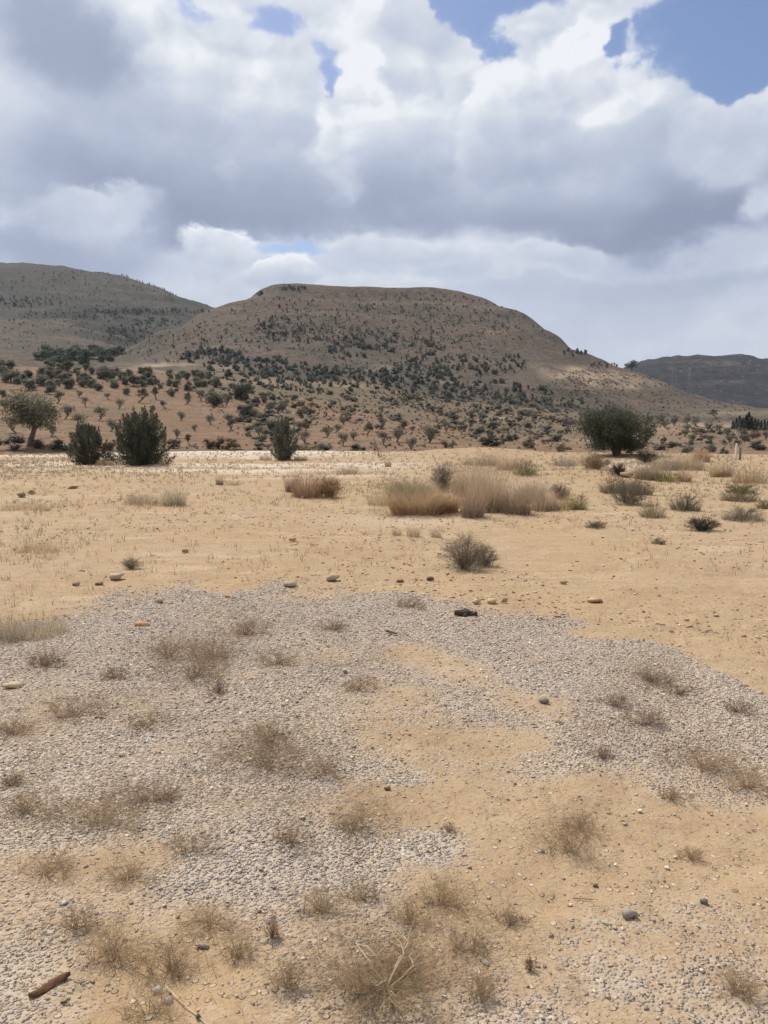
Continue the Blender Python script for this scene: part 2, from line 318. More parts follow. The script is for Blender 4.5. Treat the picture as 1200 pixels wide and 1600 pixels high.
def ground_mat():
    m, g, b, o = new_mat('sandy_ground')
    P = g.new('ShaderNodeNewGeometry').outputs['Position']
    PF = g.v('MULTIPLY', P, (1, 1, 0))
    big = g.noise(P, 0.28, 4, .55); mid = g.noise(P, 2.2, 5, .6); fine = g.noise(P, 55, 4, .65); grit = g.noise(P, 240, 2, .6)
    sand = g.mix(g.step(big, .34, .66), (.402, .280, .158), (.404, .299, .190))
    sand = g.mix(g.step(mid, .35, .70, 0, .55), sand, (.330, .222, .130))
    sand = g.mix(g.step(g.noise(P, 7.0, 4, .6), .54, .70, 0, .45), sand, (.50, .385, .265))
    sand = g.mix(g.step(g.noise(g.v('MULTIPLY', P, (.5, 1.3, 1)), 1.1, 5, .62), .54, .68, 0, .55), sand, (.50, .40, .285))
    sand = g.mix(g.step(g.noise(g.v('MULTIPLY', P, (.6, 1.2, 1)), .75, 4, .65), .46, .36, 0, .45), sand, (.335, .215, .125))
    sand = g.mix(g.step(fine, .48, .68, 0, .5), sand, (.28, .19, .115))
    sand = g.mix(g.step(g.noise(P, 110, 3, .7), .60, .72, 0, .6), sand, (.20, .135, .085))
    sand = g.mix(g.step(grit, .58, .74, 0, .45), sand, (.56, .46, .33))
    # small stones set in the sand
    v1 = g.vor(P, 34); c1 = g.new('ShaderNodeSeparateColor'); g.l.new(v1.outputs['Color'], c1.inputs[0])
    peb = g.m('MULTIPLY', g.step(v1.outputs['Distance'], .30, .42, 1, 0), g.step(c1.outputs[0], .70, .80))
    sand = g.mix(g.m('MULTIPLY', peb, .7), sand, g.ramp(c1.outputs[1], [(0, (.20, .145, .095)), (.5, (.44, .33, .21)), (1, (.60, .50, .37))]))
    sand = g.mix(g.m('MULTIPLY', g.step(g.noise(g.v('MULTIPLY', P, (.7, 1.5, 1)), 2.6, 6, .68), .50, .62, 0, .55), g.step(fine, .35, .6)), sand, (.29, .195, .115))
    st = g.attr('straw').outputs['Fac']; ch = g.attr('chalk').outputs['Fac']; li = g.attr('litter').outputs['Fac']; gr = g.attr('gravel').outputs['Fac']
    streak = g.noise(g.v('MULTIPLY', P, (1, 1.6, 1)), 9, 5, .65)
    sand = g.mix(g.m('MULTIPLY', st, g.step(streak, .35, .6)), sand, (.40, .285, .145))
    sand = g.mix(g.m('MULTIPLY', ch, g.step(mid, .25, .55, .55, 1)), sand, (.57, .475, .37))
    # gravel bed
    v2 = g.vor(P, 78); c2 = g.new('ShaderNodeSeparateColor'); g.l.new(v2.outputs['Color'], c2.inputs[0])
    v3 = g.vor(P, 41); c3 = g.new('ShaderNodeSeparateColor'); g.l.new(v3.outputs['Color'], c3.inputs[0])
    stone = g.ramp(c2.outputs[0], [(0, (.31, .265, .24)), (.35, (.42, .365, .335)), (.7, (.49, .43, .39)), (.9, (.53, .45, .36)), (1, (.70, .64, .56))])
    stone = g.mix(g.step(v2.outputs['Distance'], .42, .62, 0, .8), stone, (.44, .35, .255))
    stone = g.mix(g.step(g.noise(P, .9, 4, .6), .42, .62, 0, .45), stone, (.47, .355, .24))
    stone3 = g.ramp(c3.outputs[0], [(0, (.30, .265, .245)), (.5, (.46, .41, .38)), (1, (.66, .60, .52))])
    stone = g.mix(g.m('MULTIPLY', g.step(c3.outputs[1], .62, .66), g.step(v3.outputs['Distance'], .34, .42, 1, 0)), stone, stone3)
    stone = g.mix(g.step(g.noise(P, 1.3, 3, .5), .40, .66, 0, .6), stone, (.47, .385, .29))
    edge = g.m('ADD', gr, g.m('MULTIPLY', g.m('SUBTRACT', g.noise(P, 22, 5, .7), .5), .95))
    gm = g.step(edge, .18, .80)
    col = g.mix(gm, sand, stone)
    col = g.mix(g.m('MULTIPLY', li, g.step(g.noise(P, 60, 4, .7), .36, .62, 0, .8)), col, (.27, .185, .115))
    g.l.new(col, b.inputs['Base Color']); b.inputs['Roughness'].default_value = .95; b.inputs['Specular IOR Level'].default_value = 0.08
    hs = g.m('ADD', g.m('MULTIPLY', fine, .5), g.m('ADD', g.m('MULTIPLY', peb, .5), g.m('MULTIPLY', g.noise(P, 17, 4, .6), .8)))
    hg = g.m('MULTIPLY', g.step(v2.outputs['Distance'], .1, .6, 1, 0), 1.0)
    h = g.m('ADD', hs, g.m('MULTIPLY', gm, hg))
    bump(g, b, h, 1.0, .014)
    return m

def land_mat(name, soil, soil2, dark, green, patch_scale, dots, dotcol=None, bare=True):
    m, g, b, o = new_mat(name); bc = ((.125, .100, .066), (.165, .132, .088)) if not dotcol or name == 'orchard_soil' else (dark, green)
    P = g.new('ShaderNodeNewGeometry').outputs['Position']
    a = g.noise(P, patch_scale, 5, .6); c = g.noise(P, patch_scale * 4.3, 5, .65); f = g.noise(P, patch_scale * 22, 4, .7)
    col = g.mix(g.step(a, .36, .64), soil, soil2)
    col = g.mix(g.step(c, .45, .66, 0, .75), col, dark)
    band = g.noise(g.v('MULTIPLY', P, (.12, .12, 1.5)), patch_scale * 3, 5, .65)
    col = g.mix(g.step(band, .52, .64, 0, .6), col, green)
    col = g.mix(g.step(band, .44, .34, 0, .5), col, g.mix(.35, soil2, (.34, .27, .20)))
    col = g.mix(g.step(f, .47, .62, 0, .75), col, dark)
    col = g.mix(g.step(f, .42, .32, 0, .45), col, g.mix(.4, soil2, (.36, .29, .21)))
    if dots:
        v = g.vor(P, dots); s_ = g.new('ShaderNodeSeparateColor'); g.l.new(v.outputs['Color'], s_.inputs[0])
        d = g.m('MULTIPLY', g.step(v.outputs['Distance'], .26, .40, 1, 0), g.step(g.m('ADD', s_.outputs[0], g.m('MULTIPLY', g.m('SUBTRACT', a, .5), 1.2)), .42, .50))
        col = g.mix(g.m('MULTIPLY', d, .85), col, dotcol or green)
        vb = g.vor(P, dots * 2.4); sb = g.new('ShaderNodeSeparateColor'); g.l.new(vb.outputs['Color'], sb.inputs[0])
        db = g.m('MULTIPLY', g.step(vb.outputs['Distance'], .22, .42, 1, 0), g.step(sb.outputs[0], .50, .60))
        col = g.mix(g.m('MULTIPLY', db, .75), col, g.mix(g.step(sb.outputs[1], .35, .45), dotcol or green, green))
        dp = g.m('MULTIPLY', g.step(vb.outputs['Distance'], .18, .32, 1, 0), g.step(sb.outputs[2], .88, .93))
        col = g.mix(g.m('MULTIPLY', dp, .6), col, (.30, .25, .20))
    bt = g.m('ADD', g.attr('brush').outputs['Fac'], g.m('MULTIPLY', g.m('SUBTRACT', f, .5), .9))
    col = g.mix(g.step(bt, .25, .7, 0, .85), col, g.mix(g.step(c, .4, .6), *bc))
    if bare:
        col = g.mix(g.attr('bare').outputs['Fac'], col, g.mix(g.step(f, .4, .62), (.36, .275, .19), (.27, .20, .135)))
    g.l.new(col, b.inputs['Base Color']); b.inputs['Specular IOR Level'].default_value = 0.05
    bump(g, b, g.m('ADD', c, f), .5, 1.2 / patch_scale * .05)
    return m

def leaf_mat(name, trans=.28, tint=(1, 1, 1), rough=.65):
    m, g, b, o = new_mat(name)
    at = g.attr('Col').outputs['Color']; oi = g.new('ShaderNodeObjectInfo').outputs['Random']
    k = g.new('ShaderNodeHueSaturation'); g.l.new(at, k.inputs['Color'])
    g.put(k.inputs['Hue'], g.step(oi, 0, 1, .482, .518)); g.put(k.inputs['Value'], g.step(g.m('FRACT', g.m('MULTIPLY', oi, 7.31)), 0, 1, .78, 1.22)); g.put(k.inputs['Saturation'], g.step(g.m('FRACT', g.m('MULTIPLY', oi, 3.7)), 0, 1, .75, 1.15))
    c = g.v('MULTIPLY', k.outputs[0], tint)
    g.l.new(c, b.inputs['Base Color']); b.inputs['Roughness'].default_value = rough; b.inputs['Specular IOR Level'].default_value = .25
    t = g.new('ShaderNodeBsdfTranslucent'); g.l.new(c, t.inputs[0])
    x = g.new('ShaderNodeMixShader'); x.inputs[0].default_value = trans
    g.l.new(b.outputs[0], x.inputs[1]); g.l.new(t.outputs[0], x.inputs[2]); g.l.new(x.outputs[0], o.inputs[0])
    return m

def rough_mat(name, c1, c2, scale, bstr=.6, bdist=.01, attr=False, spots=None):
    m, g, b, o = new_mat(name)
    tcn = g.new('ShaderNodeTexCoord').outputs['Object']
    n = g.noise(tcn, scale, 6, .65); n2 = g.noise(tcn, scale * 5, 4, .6)
    col = g.mix(g.step(n, .32, .68), c1, c2)
    if attr: col = g.mix(1.0, col, g.attr('Col').outputs['Color'], 'MULTIPLY')
    if spots: col = g.mix(g.step(n2, .56, .68, 0, .8), col, spots)
    g.l.new(col, b.inputs['Base Color'])
    bump(g, b, g.m('ADD', n, g.m('MULTIPLY', n2, .6)), bstr, bdist)
    return m

# ------------------------------------------------------------------ mesh helpers
def mk(name, V, faces, mat, col=None, smooth=False, attrs=None):
    """mesh from numpy: faces is one index array or a list of them (each n x 3 or n x 4)"""
    if isinstance(faces, np.ndarray): faces = [faces]
    faces = [f for f in faces if len(f)]
    me = bpy.data.meshes.new(name); V = np.ascontiguousarray(V, np.float32)
    me.vertices.add(len(V)); me.vertices.foreach_set('co', V.ravel())
    loops = np.concatenate([f.ravel() for f in faces]).astype(np.int32)
    sizes = np.concatenate([np.full(len(f), f.shape[1]) for f in faces]); starts = np.concatenate([[0], np.cumsum(sizes)[:-1]]).astype(np.int32)
    me.loops.add(len(loops)); me.loops.foreach_set('vertex_index', loops)
    me.polygons.add(len(sizes)); me.polygons.foreach_set('loop_start', starts)
    if smooth: me.polygons.foreach_set('use_smooth', np.ones(len(sizes), bool))
    if col is not None:
        a = me.attributes.new('Col', 'FLOAT_COLOR', 'POINT'); c4 = np.ones((len(V), 4), np.float32); c4[:, :3] = col; a.data.foreach_set('color', c4.ravel())
    for k, v in (attrs or {}).items():
        a = me.attributes.new(k, 'FLOAT', 'POINT'); a.data.foreach_set('value', np.ascontiguousarray(v, np.float32))
    me.update(calc_edges=True)
    me.materials.append(mat)
    return me
def link(name, me, parent=None, loc=None, rot=None, sc=None):
    o = bpy.data.objects.new(name, me); COL.objects.link(o)
    if parent: o.parent = parent
    if loc is not None: o.location = loc
    if rot is not None: o.rotation_euler = rot
    if sc is not None: o.scale = (sc, sc, sc) if isinstance(sc, (int, float)) else sc
    return o
def tag(o, label=None, cat=None, group=None, kind=None):
    if label: o['label'] = label
    if cat: o['category'] = cat; o['kind'] = 'thing'
    if group: o['group'] = group
    if kind: o['kind'] = kind
    return o
def empty(name, loc, rz=0, sc=1.0):
    return link(name, None, None, loc, (0, 0, rz), sc)
def copy_tree(o, parent=None):
    c = o.copy(); COL.objects.link(c)
    if parent: c.parent = parent
    for ch in list(o.children): copy_tree(ch, c)
    return c
class Acc:
    """collects pieces of geometry for one mesh"""
    def __init__(s): s.V = []; s.Q = []; s.T = []; s.C = []; s.n = 0
    def add(s, V, F_, C=(1, 1, 1)):
        V = np.asarray(V, float)
        (s.Q if F_.shape[1] == 4 else s.T).append(F_ + s.n)
        C = np.asarray(C, float); s.C.append(np.broadcast_to(C, (len(V), 3)) if C.ndim == 1 else C)
        s.V.append(V); s.n += len(V)
    def mesh(s, name, mat, smooth=False):
        f = []
        if s.Q: f.append(np.concatenate(s.Q))
        if s.T: f.append(np.concatenate(s.T))
        return mk(name, np.concatenate(s.V), f, mat, np.concatenate(s.C), smooth)
def unit(v): return v / np.maximum(np.linalg.norm(v, axis=-1, keepdims=True), 1e-9)
def rdir(n, rg): return unit(rg.normal(size=(n, 3)))

def tube(pts, rads, n=7, rg=None, jit=0):
    """tapered tube along a chain of points"""
    pts = np.asarray(pts, float); k = len(pts); d = unit(np.gradient(pts, axis=0)); ref = np.array([.31, .2, .93]); V = []
    for p, t, r in zip(pts, d, rads):
        a = np.cross(t, ref)
        if np.linalg.norm(a) < .1: a = np.cross(t, [1, 0, 0])
        a = a / np.linalg.norm(a); b_ = np.cross(t, a)
        th = np.arange(n) * 2 * PI / n
        rr = r * (1 + (rg.normal(size=n) * jit if rg is not None else 0))
        V.append(p + (np.cos(th) * rr)[:, None] * a + (np.sin(th) * rr)[:, None] * b_)
    V = np.concatenate(V); i = np.arange(n); j = (i + 1) % n
    F_ = np.concatenate([np.stack([i + n * q, j + n * q, j + n * (q + 1), i + n * (q + 1)], 1) for q in range(k - 1)])
    return V, F_
def prisms(P0, P1, R0, R1):
    """many thin three-sided twigs at once"""
    P0, P1 = np.asarray(P0, float), np.asarray(P1, float); n = len(P0); d = unit(P1 - P0)
    a = np.cross(d, np.array([.3, .5, .81])); a = unit(np.where(np.linalg.norm(a, axis=1, keepdims=True) < .05, np.cross(d, [1., 0, 0]), a)); b_ = np.cross(d, a)
    R0, R1 = np.broadcast_to(R0, n), np.broadcast_to(R1, n)
    V = np.zeros((n, 6, 3))
    for k in range(3):
        q = math.cos(k * 2.094) * a + math.sin(k * 2.094) * b_
        V[:, k] = P0 + q * R0[:, None]; V[:, 3 + k] = P1 + q * R1[:, None]
    base = (np.arange(n) * 6)[:, None]
    F_ = np.concatenate([base + np.array([[k, (k + 1) % 3, 3 + (k + 1) % 3, 3 + k]]) for k in range(3)])
    return V.reshape(-1, 3), F_
def leaf_quads(Cn, size, aspect, rg, up=0.0, axis=None):
    """pointed leaves at the given centres"""
    n = len(Cn); a = rdir(n, rg)
    if axis is not None: a = unit(a * .8 + axis)
    a[:, 2] += up; a = unit(a); b_ = unit(np.cross(a, rdir(n, rg)))
    L = (size * rg.uniform(.65, 1.35, n))[:, None] * .5; W = L * aspect
    V = np.stack([Cn - a * L, Cn + b_ * W - a * L * .1, Cn + a * L, Cn - b_ * W - a * L * .1], 1).reshape(-1, 3)
    return V, np.arange(n * 4).reshape(n, 4)
def clump_points(centres, radii, n, rg, shell=.45, flat=1.0):
    centres, radii = np.asarray(centres, float), np.asarray(radii, float)
    wgt = radii ** 2; k = rg.choice(len(radii), n, p=wgt / wgt.sum())
    d = rdir(n, rg); rad = radii[k] * (shell + (1 - shell) * rg.random(n) ** .6) * (1 + .16 * rg.normal(size=n))
    off = d * rad[:, None]; off[:, 2] *= flat
    return centres[k] + off, k
def mixcol(c1, c2, t):
    t = np.asarray(t)[:, None]; return np.asarray(c1) * (1 - t) + np.asarray(c2) * t

def hull(pts):
    bm = bmesh.new()
    for p in pts: bm.verts.new(p)
    r = bmesh.ops.convex_hull(bm, input=bm.verts)
    bmesh.ops.delete(bm, geom=[e for e in r['geom_interior'] if isinstance(e, bmesh.types.BMVert)], context='VERTS')
    bmesh.ops.triangulate(bm, faces=bm.faces)
    bm.verts.index_update(); V = np.array([v.co[:] for v in bm.verts]); F_ = np.array([[v.index for v in f.verts] for f in bm.faces]); bm.free()
    return V, F_
def stone_shape(rg, n, sx=1, sy=.8, sz=.5):
    p = rdir(n, rg) * rg.uniform(.78, 1.05, (n, 1)); p = np.sign(p) * np.abs(p) ** .62
    V, F_ = hull(p * [sx, sy, sz]); return V, F_

# ------------------------------------------------------------------ the land
M_ground = ground_mat()
M_field = land_mat('orchard_soil', (.232, .132, .082), (.262, .170, .110), (.160, .114, .076), (.150, .124, .080), .05, .9, (.12, .098, .068))
M_hill = land_mat('shaded_hill_scrub', (.152, .102, .079), (.128, .104, .080), (.078, .065, .052), (.094, .088, .062), .022, .20, (.056, .056, .043))  # soil and scrub, darkened to stand in for cloud shade
M_left = land_mat('shaded_left_hill_scrub', (.084, .069, .058), (.072, .068, .055), (.052, .051, .042), (.054, .058, .043), .014, .13, (.044, .047, .037))  # scrub colours taken darker, cloud shade painted in
M_far = land_mat('shaded_far_hill_scrub', (.024, .023, .026), (.050, .046, .044), (.014, .015, .018), (.018, .019, .022), .016, .06, (.014, .015, .018))  # dark scrub with the cloud shadow over this hill put into its colours
bare = np.zeros_like(Zg)
PXf, PYf = topx(Xg, Yg, Zg)
for (cx, cy, rx, ry, a) in [(930, 587, 62, 8, 1.7), (975, 601, 50, 6, 1.5), (880, 578, 30, 5, 1.1), (255, 572, 50, 7, 1), (400, 597, 60, 5, .5), (560, 600, 60, 6, .5), (1110, 668, 70, 7, .9), (1010, 668, 60, 6, .6), (770, 520, 20, 4, .4), (500, 520, 60, 3, .5), (620, 575, 40, 5, .4), (690, 600, 30, 5, .5), (780, 655, 60, 5, .6), (350, 575, 40, 5, .5), (1150, 645, 60, 5, .5), (960, 690, 120, 6, .4)]:
    bare = bare + a * ell(PXf, PYf, cx, cy, rx, ry) * (Rg > 45)
brush = np.zeros_like(Zg)
for (cx, cy, rx, ry, a) in [(720, 645, 220, 40, 1.0), (880, 660, 140, 26, .7), (430, 655, 50, 40, .6), (420, 612, 140, 14, .6), (1060, 690, 160, 16, .7), (600, 612, 240, 12, .7), (250, 640, 260, 60, .25), (250, 703, 400, 7, .9), (80, 535, 170, 32, .9), (215, 515, 70, 22, .8), (130, 555, 90, 12, .8), (450, 580, 200, 20, .7), (700, 590, 170, 32, .6), (560, 545, 130, 28, .6), (450, 520, 90, 24, .5), (100, 475, 170, 14, .6), (230, 489, 110, 5, .9), (620, 478, 150, 14, .4), (900, 560, 60, 8, .6)]:
    brush = brush + a * ell(PXf, PYf, cx, cy, rx, ry) * (Rg > 45)
brush = np.clip(brush * (.75 + .7 * fbm(Xg, Yg, 11, 4, 95)) - .9 * ell(PXf, PYf, 555, 684, 105, 20), 0, 1)
bare = np.clip(bare * (.7 + .8 * fbm(Xg, Yg, 9, 3, 91)), 0, 1)

def land_object(name, mask, mat, attrs=None):
    idx = np.arange(NA * NR).reshape(NA, NR); nx = np.roll(idx, -1, 0)
    Q = np.stack([idx[:, :-1], nx[:, :-1], nx[:, 1:], idx[:, 1:]], -1)[mask[:, :-1]]
    used, inv = np.unique(Q, return_inverse=True)
    V = np.stack([Xg, Yg, Zg], -1).reshape(-1, 3)[used]
    faces = [inv.reshape(-1, 4)[:, ::-1]]
    if name == 'ground':
        V = np.concatenate([V, [[0, 0, 0]]]); c = len(V) - 1; ring = np.searchsorted(used, idx[:, 0])
        faces.append(np.stack([ring, np.full(NA, c), np.roll(ring, -1)], 1))
    at = {}
    for k, arr in (attrs or {}).items():
        a = arr.reshape(-1)[used]; at[k] = np.concatenate([a, [0]]) if name == 'ground' else a
    o = link(name, mk(name, V, faces, mat, smooth=True, attrs=at)); o['kind'] = 'structure'
    return o
isground = Rg < EDGE + 3.5
isfield = ~isground & (Rg < FOOT[:, None])
ismid = ~isground & ~isfield & (Rg < BACK[:, None])
isback = ~isground & ~isfield & ~ismid
land_object('ground', isground, M_ground, dict(gravel=gravel_map(Xg, Yg, PXg, PYg), chalk=chalk_map(Xg, Yg, PXg, PYg), straw=straw_map(Xg, Yg, PXg, PYg), litter=litter_map(Xg, Yg, PXg, PYg)))
land_object('orchard_field', isfield, M_field, dict(bare=bare, brush=brush))
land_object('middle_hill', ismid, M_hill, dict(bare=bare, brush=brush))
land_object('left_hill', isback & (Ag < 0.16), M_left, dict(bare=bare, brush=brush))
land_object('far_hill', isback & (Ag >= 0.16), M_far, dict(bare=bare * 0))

# haze: a closed box of thin air round the whole land
hz = np.array([[x, y, z] for x in (-2150, 2150) for y in (-2150, 2150) for z in (float(Zg.min()) - 2, float(Zg.max()) + 12)])
hm = bpy.data.materials.new('haze_air'); hm.use_nodes = True; gh = G(hm.node_tree); gh.n.clear()
ho = gh.new('ShaderNodeOutputMaterial'); hv = gh.new('ShaderNodeVolumePrincipled'); gh.l.new(hv.outputs[0], ho.inputs['Volume'])
hv.inputs['Color'].default_value = (.80, .86, 1.0, 1); hv.inputs['Density'].default_value = 0.00007; hv.inputs['Anisotropy'].default_value = 0.2
hb = link('haze', mk('haze', hz, np.array([[0, 1, 3, 2], [4, 6, 7, 5], [0, 4, 5, 1], [2, 3, 7, 6], [0, 2, 6, 4], [1, 5, 7, 3]]), hm)); hb['kind'] = 'stuff'; hb['label'] = 'thin pale summer haze over the valley'
#--PART2--

# ------------------------------------------------------------------ materials of plants, stones and posts
M_leaf = leaf_mat('leaf', .38); M_dry = leaf_mat('dry_grass', .45, (1, 1, 1), .8)
M_bark = rough_mat('bark', (.125, .095, .07), (.20, .165, .125), 9, .8, .03)
M_twig = rough_mat('dry_twig', (.9, .9, .9), (1.1, 1.08, 1.05), 30, .3, .002, True)
M_stone = rough_mat('stone', (.85, .83, .82), (1.12, 1.1, 1.08), 60, .5, .003, True)
M_wood = rough_mat('weathered_wood', (.16, .12, .09), (.26, .21, .16), 12, .6, .01)
M_paint = rough_mat('whitewashed_concrete', (.66, .63, .57), (.78, .75, .70), 8, .3, .006, spots=(.52, .47, .40))
M_steel = rough_mat('galvanised_steel', (.22, .22, .23), (.29, .29, .30), 3, .1, .01)
M_dark = rough_mat('dark_clod', (.050, .036, .026), (.105, .078, .055), 40, .9, .01)
M_barkchip = rough_mat('bark_chip', (.095, .045, .024), (.16, .085, .045), 40, .6, .004)

def ordinal(k): return ['first', 'second', 'third', 'fourth', 'fifth', 'sixth', 'seventh', 'eighth', 'ninth', 'tenth', 'eleventh', 'twelfth', 'thirteenth', 'fourteenth', 'fifteenth', 'sixteenth', 'seventeenth', 'eighteenth', 'nineteenth', 'twentieth'][k]

# ------------------------------------------------------------------ tree and shrub shapes (unit height, base at the origin)
OLIVE = ((.085, .088, .060), (.170, .165, .120))
def olive_meshes(seed, nl, leaf, trunk_h=.22, wide=.42, cols=OLIVE, lean=.06):
    rg = np.random.default_rng(seed); A = Acc()
    lx, ly = rg.normal(size=2) * lean
    fork = np.array([lx, ly, trunk_h])
    A.add(*tube([[0, 0, -.05], [lx * .3, ly * .3, trunk_h * .4], fork], [.062, .043, .036], 7, rg, .12))
    cs, rs = [], []
    nb = 5
    for k in range(nb):
        th = 2 * PI * k / nb + rg.uniform(-.4, .4); d = wide * rg.uniform(.38, .66); tip = np.array([lx + d * math.cos(th), ly + d * math.sin(th), rg.uniform(.46, .74)])
        mid_ = fork * .45 + tip * .55 + [0, 0, -.05]
        A.add(*tube([fork - [0, 0, .02], mid_, tip], [.026, .017, .008], 5, rg, .1))
        cs.append(tip); rs.append(rg.uniform(.17, .24) * wide / .42)
    for k in range(8):
        th = rg.uniform(0, 2 * PI); d = wide * rg.uniform(.05, .75); cs.append([lx + d * math.cos(th), ly + d * math.sin(th), trunk_h + (.82 - trunk_h) * rg.uniform(.28, 1) * (1 - .3 * (d / wide) ** 2)]); rs.append(rg.uniform(.11, .2) * wide / .42)
    P, k = clump_points(cs, rs, nl, rg, .35, .85)
    V, F_ = leaf_quads(P, leaf, .42, rg, .1)
    c = mixcol(cols[0], cols[1], np.clip(rg.random(len(rs))[k] * .5 + rg.random(nl) * .6, 0, 1))
    return A.mesh('trunk', M_bark, True), mk('crown', V, F_, M_leaf, np.repeat(c, 4, 0))
def bush_mesh(seed, nl, leaf, wide=.6, cols=OLIVE, clumps=9, flat=.9, name='scrub_bush', core=False):
    rg = np.random.default_rng(seed); cs, rs = [], []
    for k in range(clumps):
        th = rg.uniform(0, 2 * PI); q = rg.random(); d = wide * .66 * math.sqrt(rg.random()); z = rg.uniform(.14, .74) * (1 - .45 * (d / wide) ** 2)
        cs.append([d * math.cos(th), d * math.sin(th), z]); rs.append(rg.uniform(.20, .30))
    A = Acc()
    P, k = clump_points(cs, rs, nl, rg, .5, flat); P[:, 2] = np.abs(P[:, 2])
    V, F_ = leaf_quads(P, leaf, .5, rg)
    t = np.clip(rg.random(len(rs))[k] * .6 + rg.random(nl) * .5, 0, 1)
    A.add(V, F_, np.repeat(mixcol(cols[0], cols[1], t), 4, 0))
    if core:
        for c_, r_ in zip(cs, rs):
            Vs, Fs = hull(rdir(14, rg)); Vc = Vs * r_ * .62 + c_; Vc[:, 2] = np.maximum(Vc[:, 2], -.03); A.add(Vc, Fs, (np.asarray(cols[0]) + np.asarray(cols[1])) * .55)
    return A.mesh(name, M_leaf)
def plant_tree(name, meshes, p, h, label, cat, group, rz=None, wsc=1.0):
    o = empty(name, (p[0], p[1], p[2] - .03 * h), random.uniform(0, 6.28) if rz is None else rz, (h * wsc, h * wsc, h))
    t = link('trunk', meshes[0], o); c = link('crown', meshes[1], o); tag(o, label, cat, group)
    return o
def rows(items, per):
    """items (px, py, ...) split into rows from the front to the back, each ordered from the left"""
    it = sorted(items, key=lambda q: -q[1]); n = max(1, math.ceil(len(it) / per)); out_ = []
    for k in range(n):
        out_.append(sorted(it[round(k * len(it) / n):round((k + 1) * len(it) / n)], key=lambda q: q[0]))
    return out_

YOUNG = [olive_meshes(100 + k, 620, .085, .10 + .05 * (k % 4), .36 + .05 * (k % 3), lean=.16) for k in range(10)]
def bushy_olive(k):
    A = Acc(); A.add(*tube([[0, 0, -.05], [.01, 0, .2], [.02, .01, .4]], [.05, .04, .03], 6)); me = bush_mesh(130 + k, 900, .080, .46, ((.108, .114, .076), (.195, .195, .138)), 11, 1.0, 'crown', True)
    return A.mesh('trunk', M_bark, True), me
BUSHY = [bushy_olive(k) for k in range(5)]
# ---- olive orchard on the slope behind the flat
Z1 = [(15, 550, 50), (45, 580, 70), (118, 560, 40), (170, 550, 45), (215, 570, 55), (265, 585, 50), (288, 605, 55), (172, 592, 60), (120, 612, 60), (215, 615, 60), (372, 590, 50), (408, 615, 42), (325, 642, 30), (232, 668, 50), (205, 630, 40), (268, 735, 60),
      (360, 682, 38), (490, 692, 40), (445, 568, 45), (480, 605, 50), (528, 632, 40), (575, 665, 60), (560, 595, 55), (510, 570, 50), (650, 650, 50), (625, 590, 40), (715, 640, 40), (668, 605, 30), (735, 600, 45), (765, 672, 40), (782, 615, 40), (845, 600, 40), (905, 600, 50),
      (695, 690, 36), (628, 715, 40), (752, 740, 40), (410, 740, 55), (320, 775, 60), (208, 805, 55), (355, 800, 65), (460, 785, 55), (500, 790, 40), (790, 840, 45), (735, 812, 40), (815, 785, 32), (880, 755, 40), (670, 765, 30), (950, 785, 55), (970, 750, 45),
      (1020, 730, 75), (1070, 735, 45), (840, 660, 50), (890, 680, 75), (940, 680, 55), (1080, 810, 60), (1140, 785, 65), (1120, 715, 50), (1165, 705, 50), (1010, 650, 90), (70, 790, 60), (20, 700, 50), (10, 640, 40), (455, 650, 28)]
grove = [(x / 2.667, 380 + y / 2.667, wd / 2.667 * (1.12 if y > 640 else .98), 0 if (y > 640 and wd < 62) else 1) for (x, y, wd) in Z1]
rg = np.random.default_rng(5)
tries = 0
while len(grove) < 116 and tries < 4000:                 # the close-set upper rows
    tries += 1
    px = rg.uniform(0, 330); py = 571 + px * .055 + rg.uniform(0, 34) * (1 - px / 700)
    if all(abs(px - q[0]) > 8 or abs(py - q[1]) > 4 for q in grove): grove.append((px, py, rg.uniform(12, 18), 1))
for ri, row in enumerate(rows(grove, 13)):
    for k, (px, py, wd, kind) in enumerate(row):
        p = spot(px, py, 52); h = wd * p[3] / F
        look = 'small open olive' if kind == 0 else 'dense rounded olive'
        plant_tree('olive_tree', random.choice(YOUNG if kind == 0 else BUSHY), p, h, f'{look}, {ordinal(k)} from the left in orchard row {ordinal(ri)} from the front',
                   'olive tree', 'olive trees of the orchard slope', wsc=random.uniform(.9, 1.15))
# ---- young olives on the orange clearing in the middle
MIDO = [(474, 672, 18), (485, 693, 23), (502, 684, 20), (522, 676, 17), (536, 697, 24), (555, 688, 17), (573, 680, 23), (620, 690, 28), (600, 696, 24), (634, 671, 18), (670, 692, 34), (655, 704, 24), (539, 664, 16), (590, 668, 18), (700, 676, 20), (765, 695, 24), (560, 706, 14), (508, 708, 18)]
for ri, row in enumerate(rows(MIDO, 6)):
    for k, (px, py, hh) in enumerate(row):
        p = spot(px, py, 52)
        plant_tree('olive_tree', random.choice(YOUNG), p, hh * p[3] / F, f'olive tree on the orange clearing, {ordinal(k)} from the left in its {["front", "middle", "back"][ri]} row', 'olive tree', 'olive trees of the orange clearing', wsc=1.1)
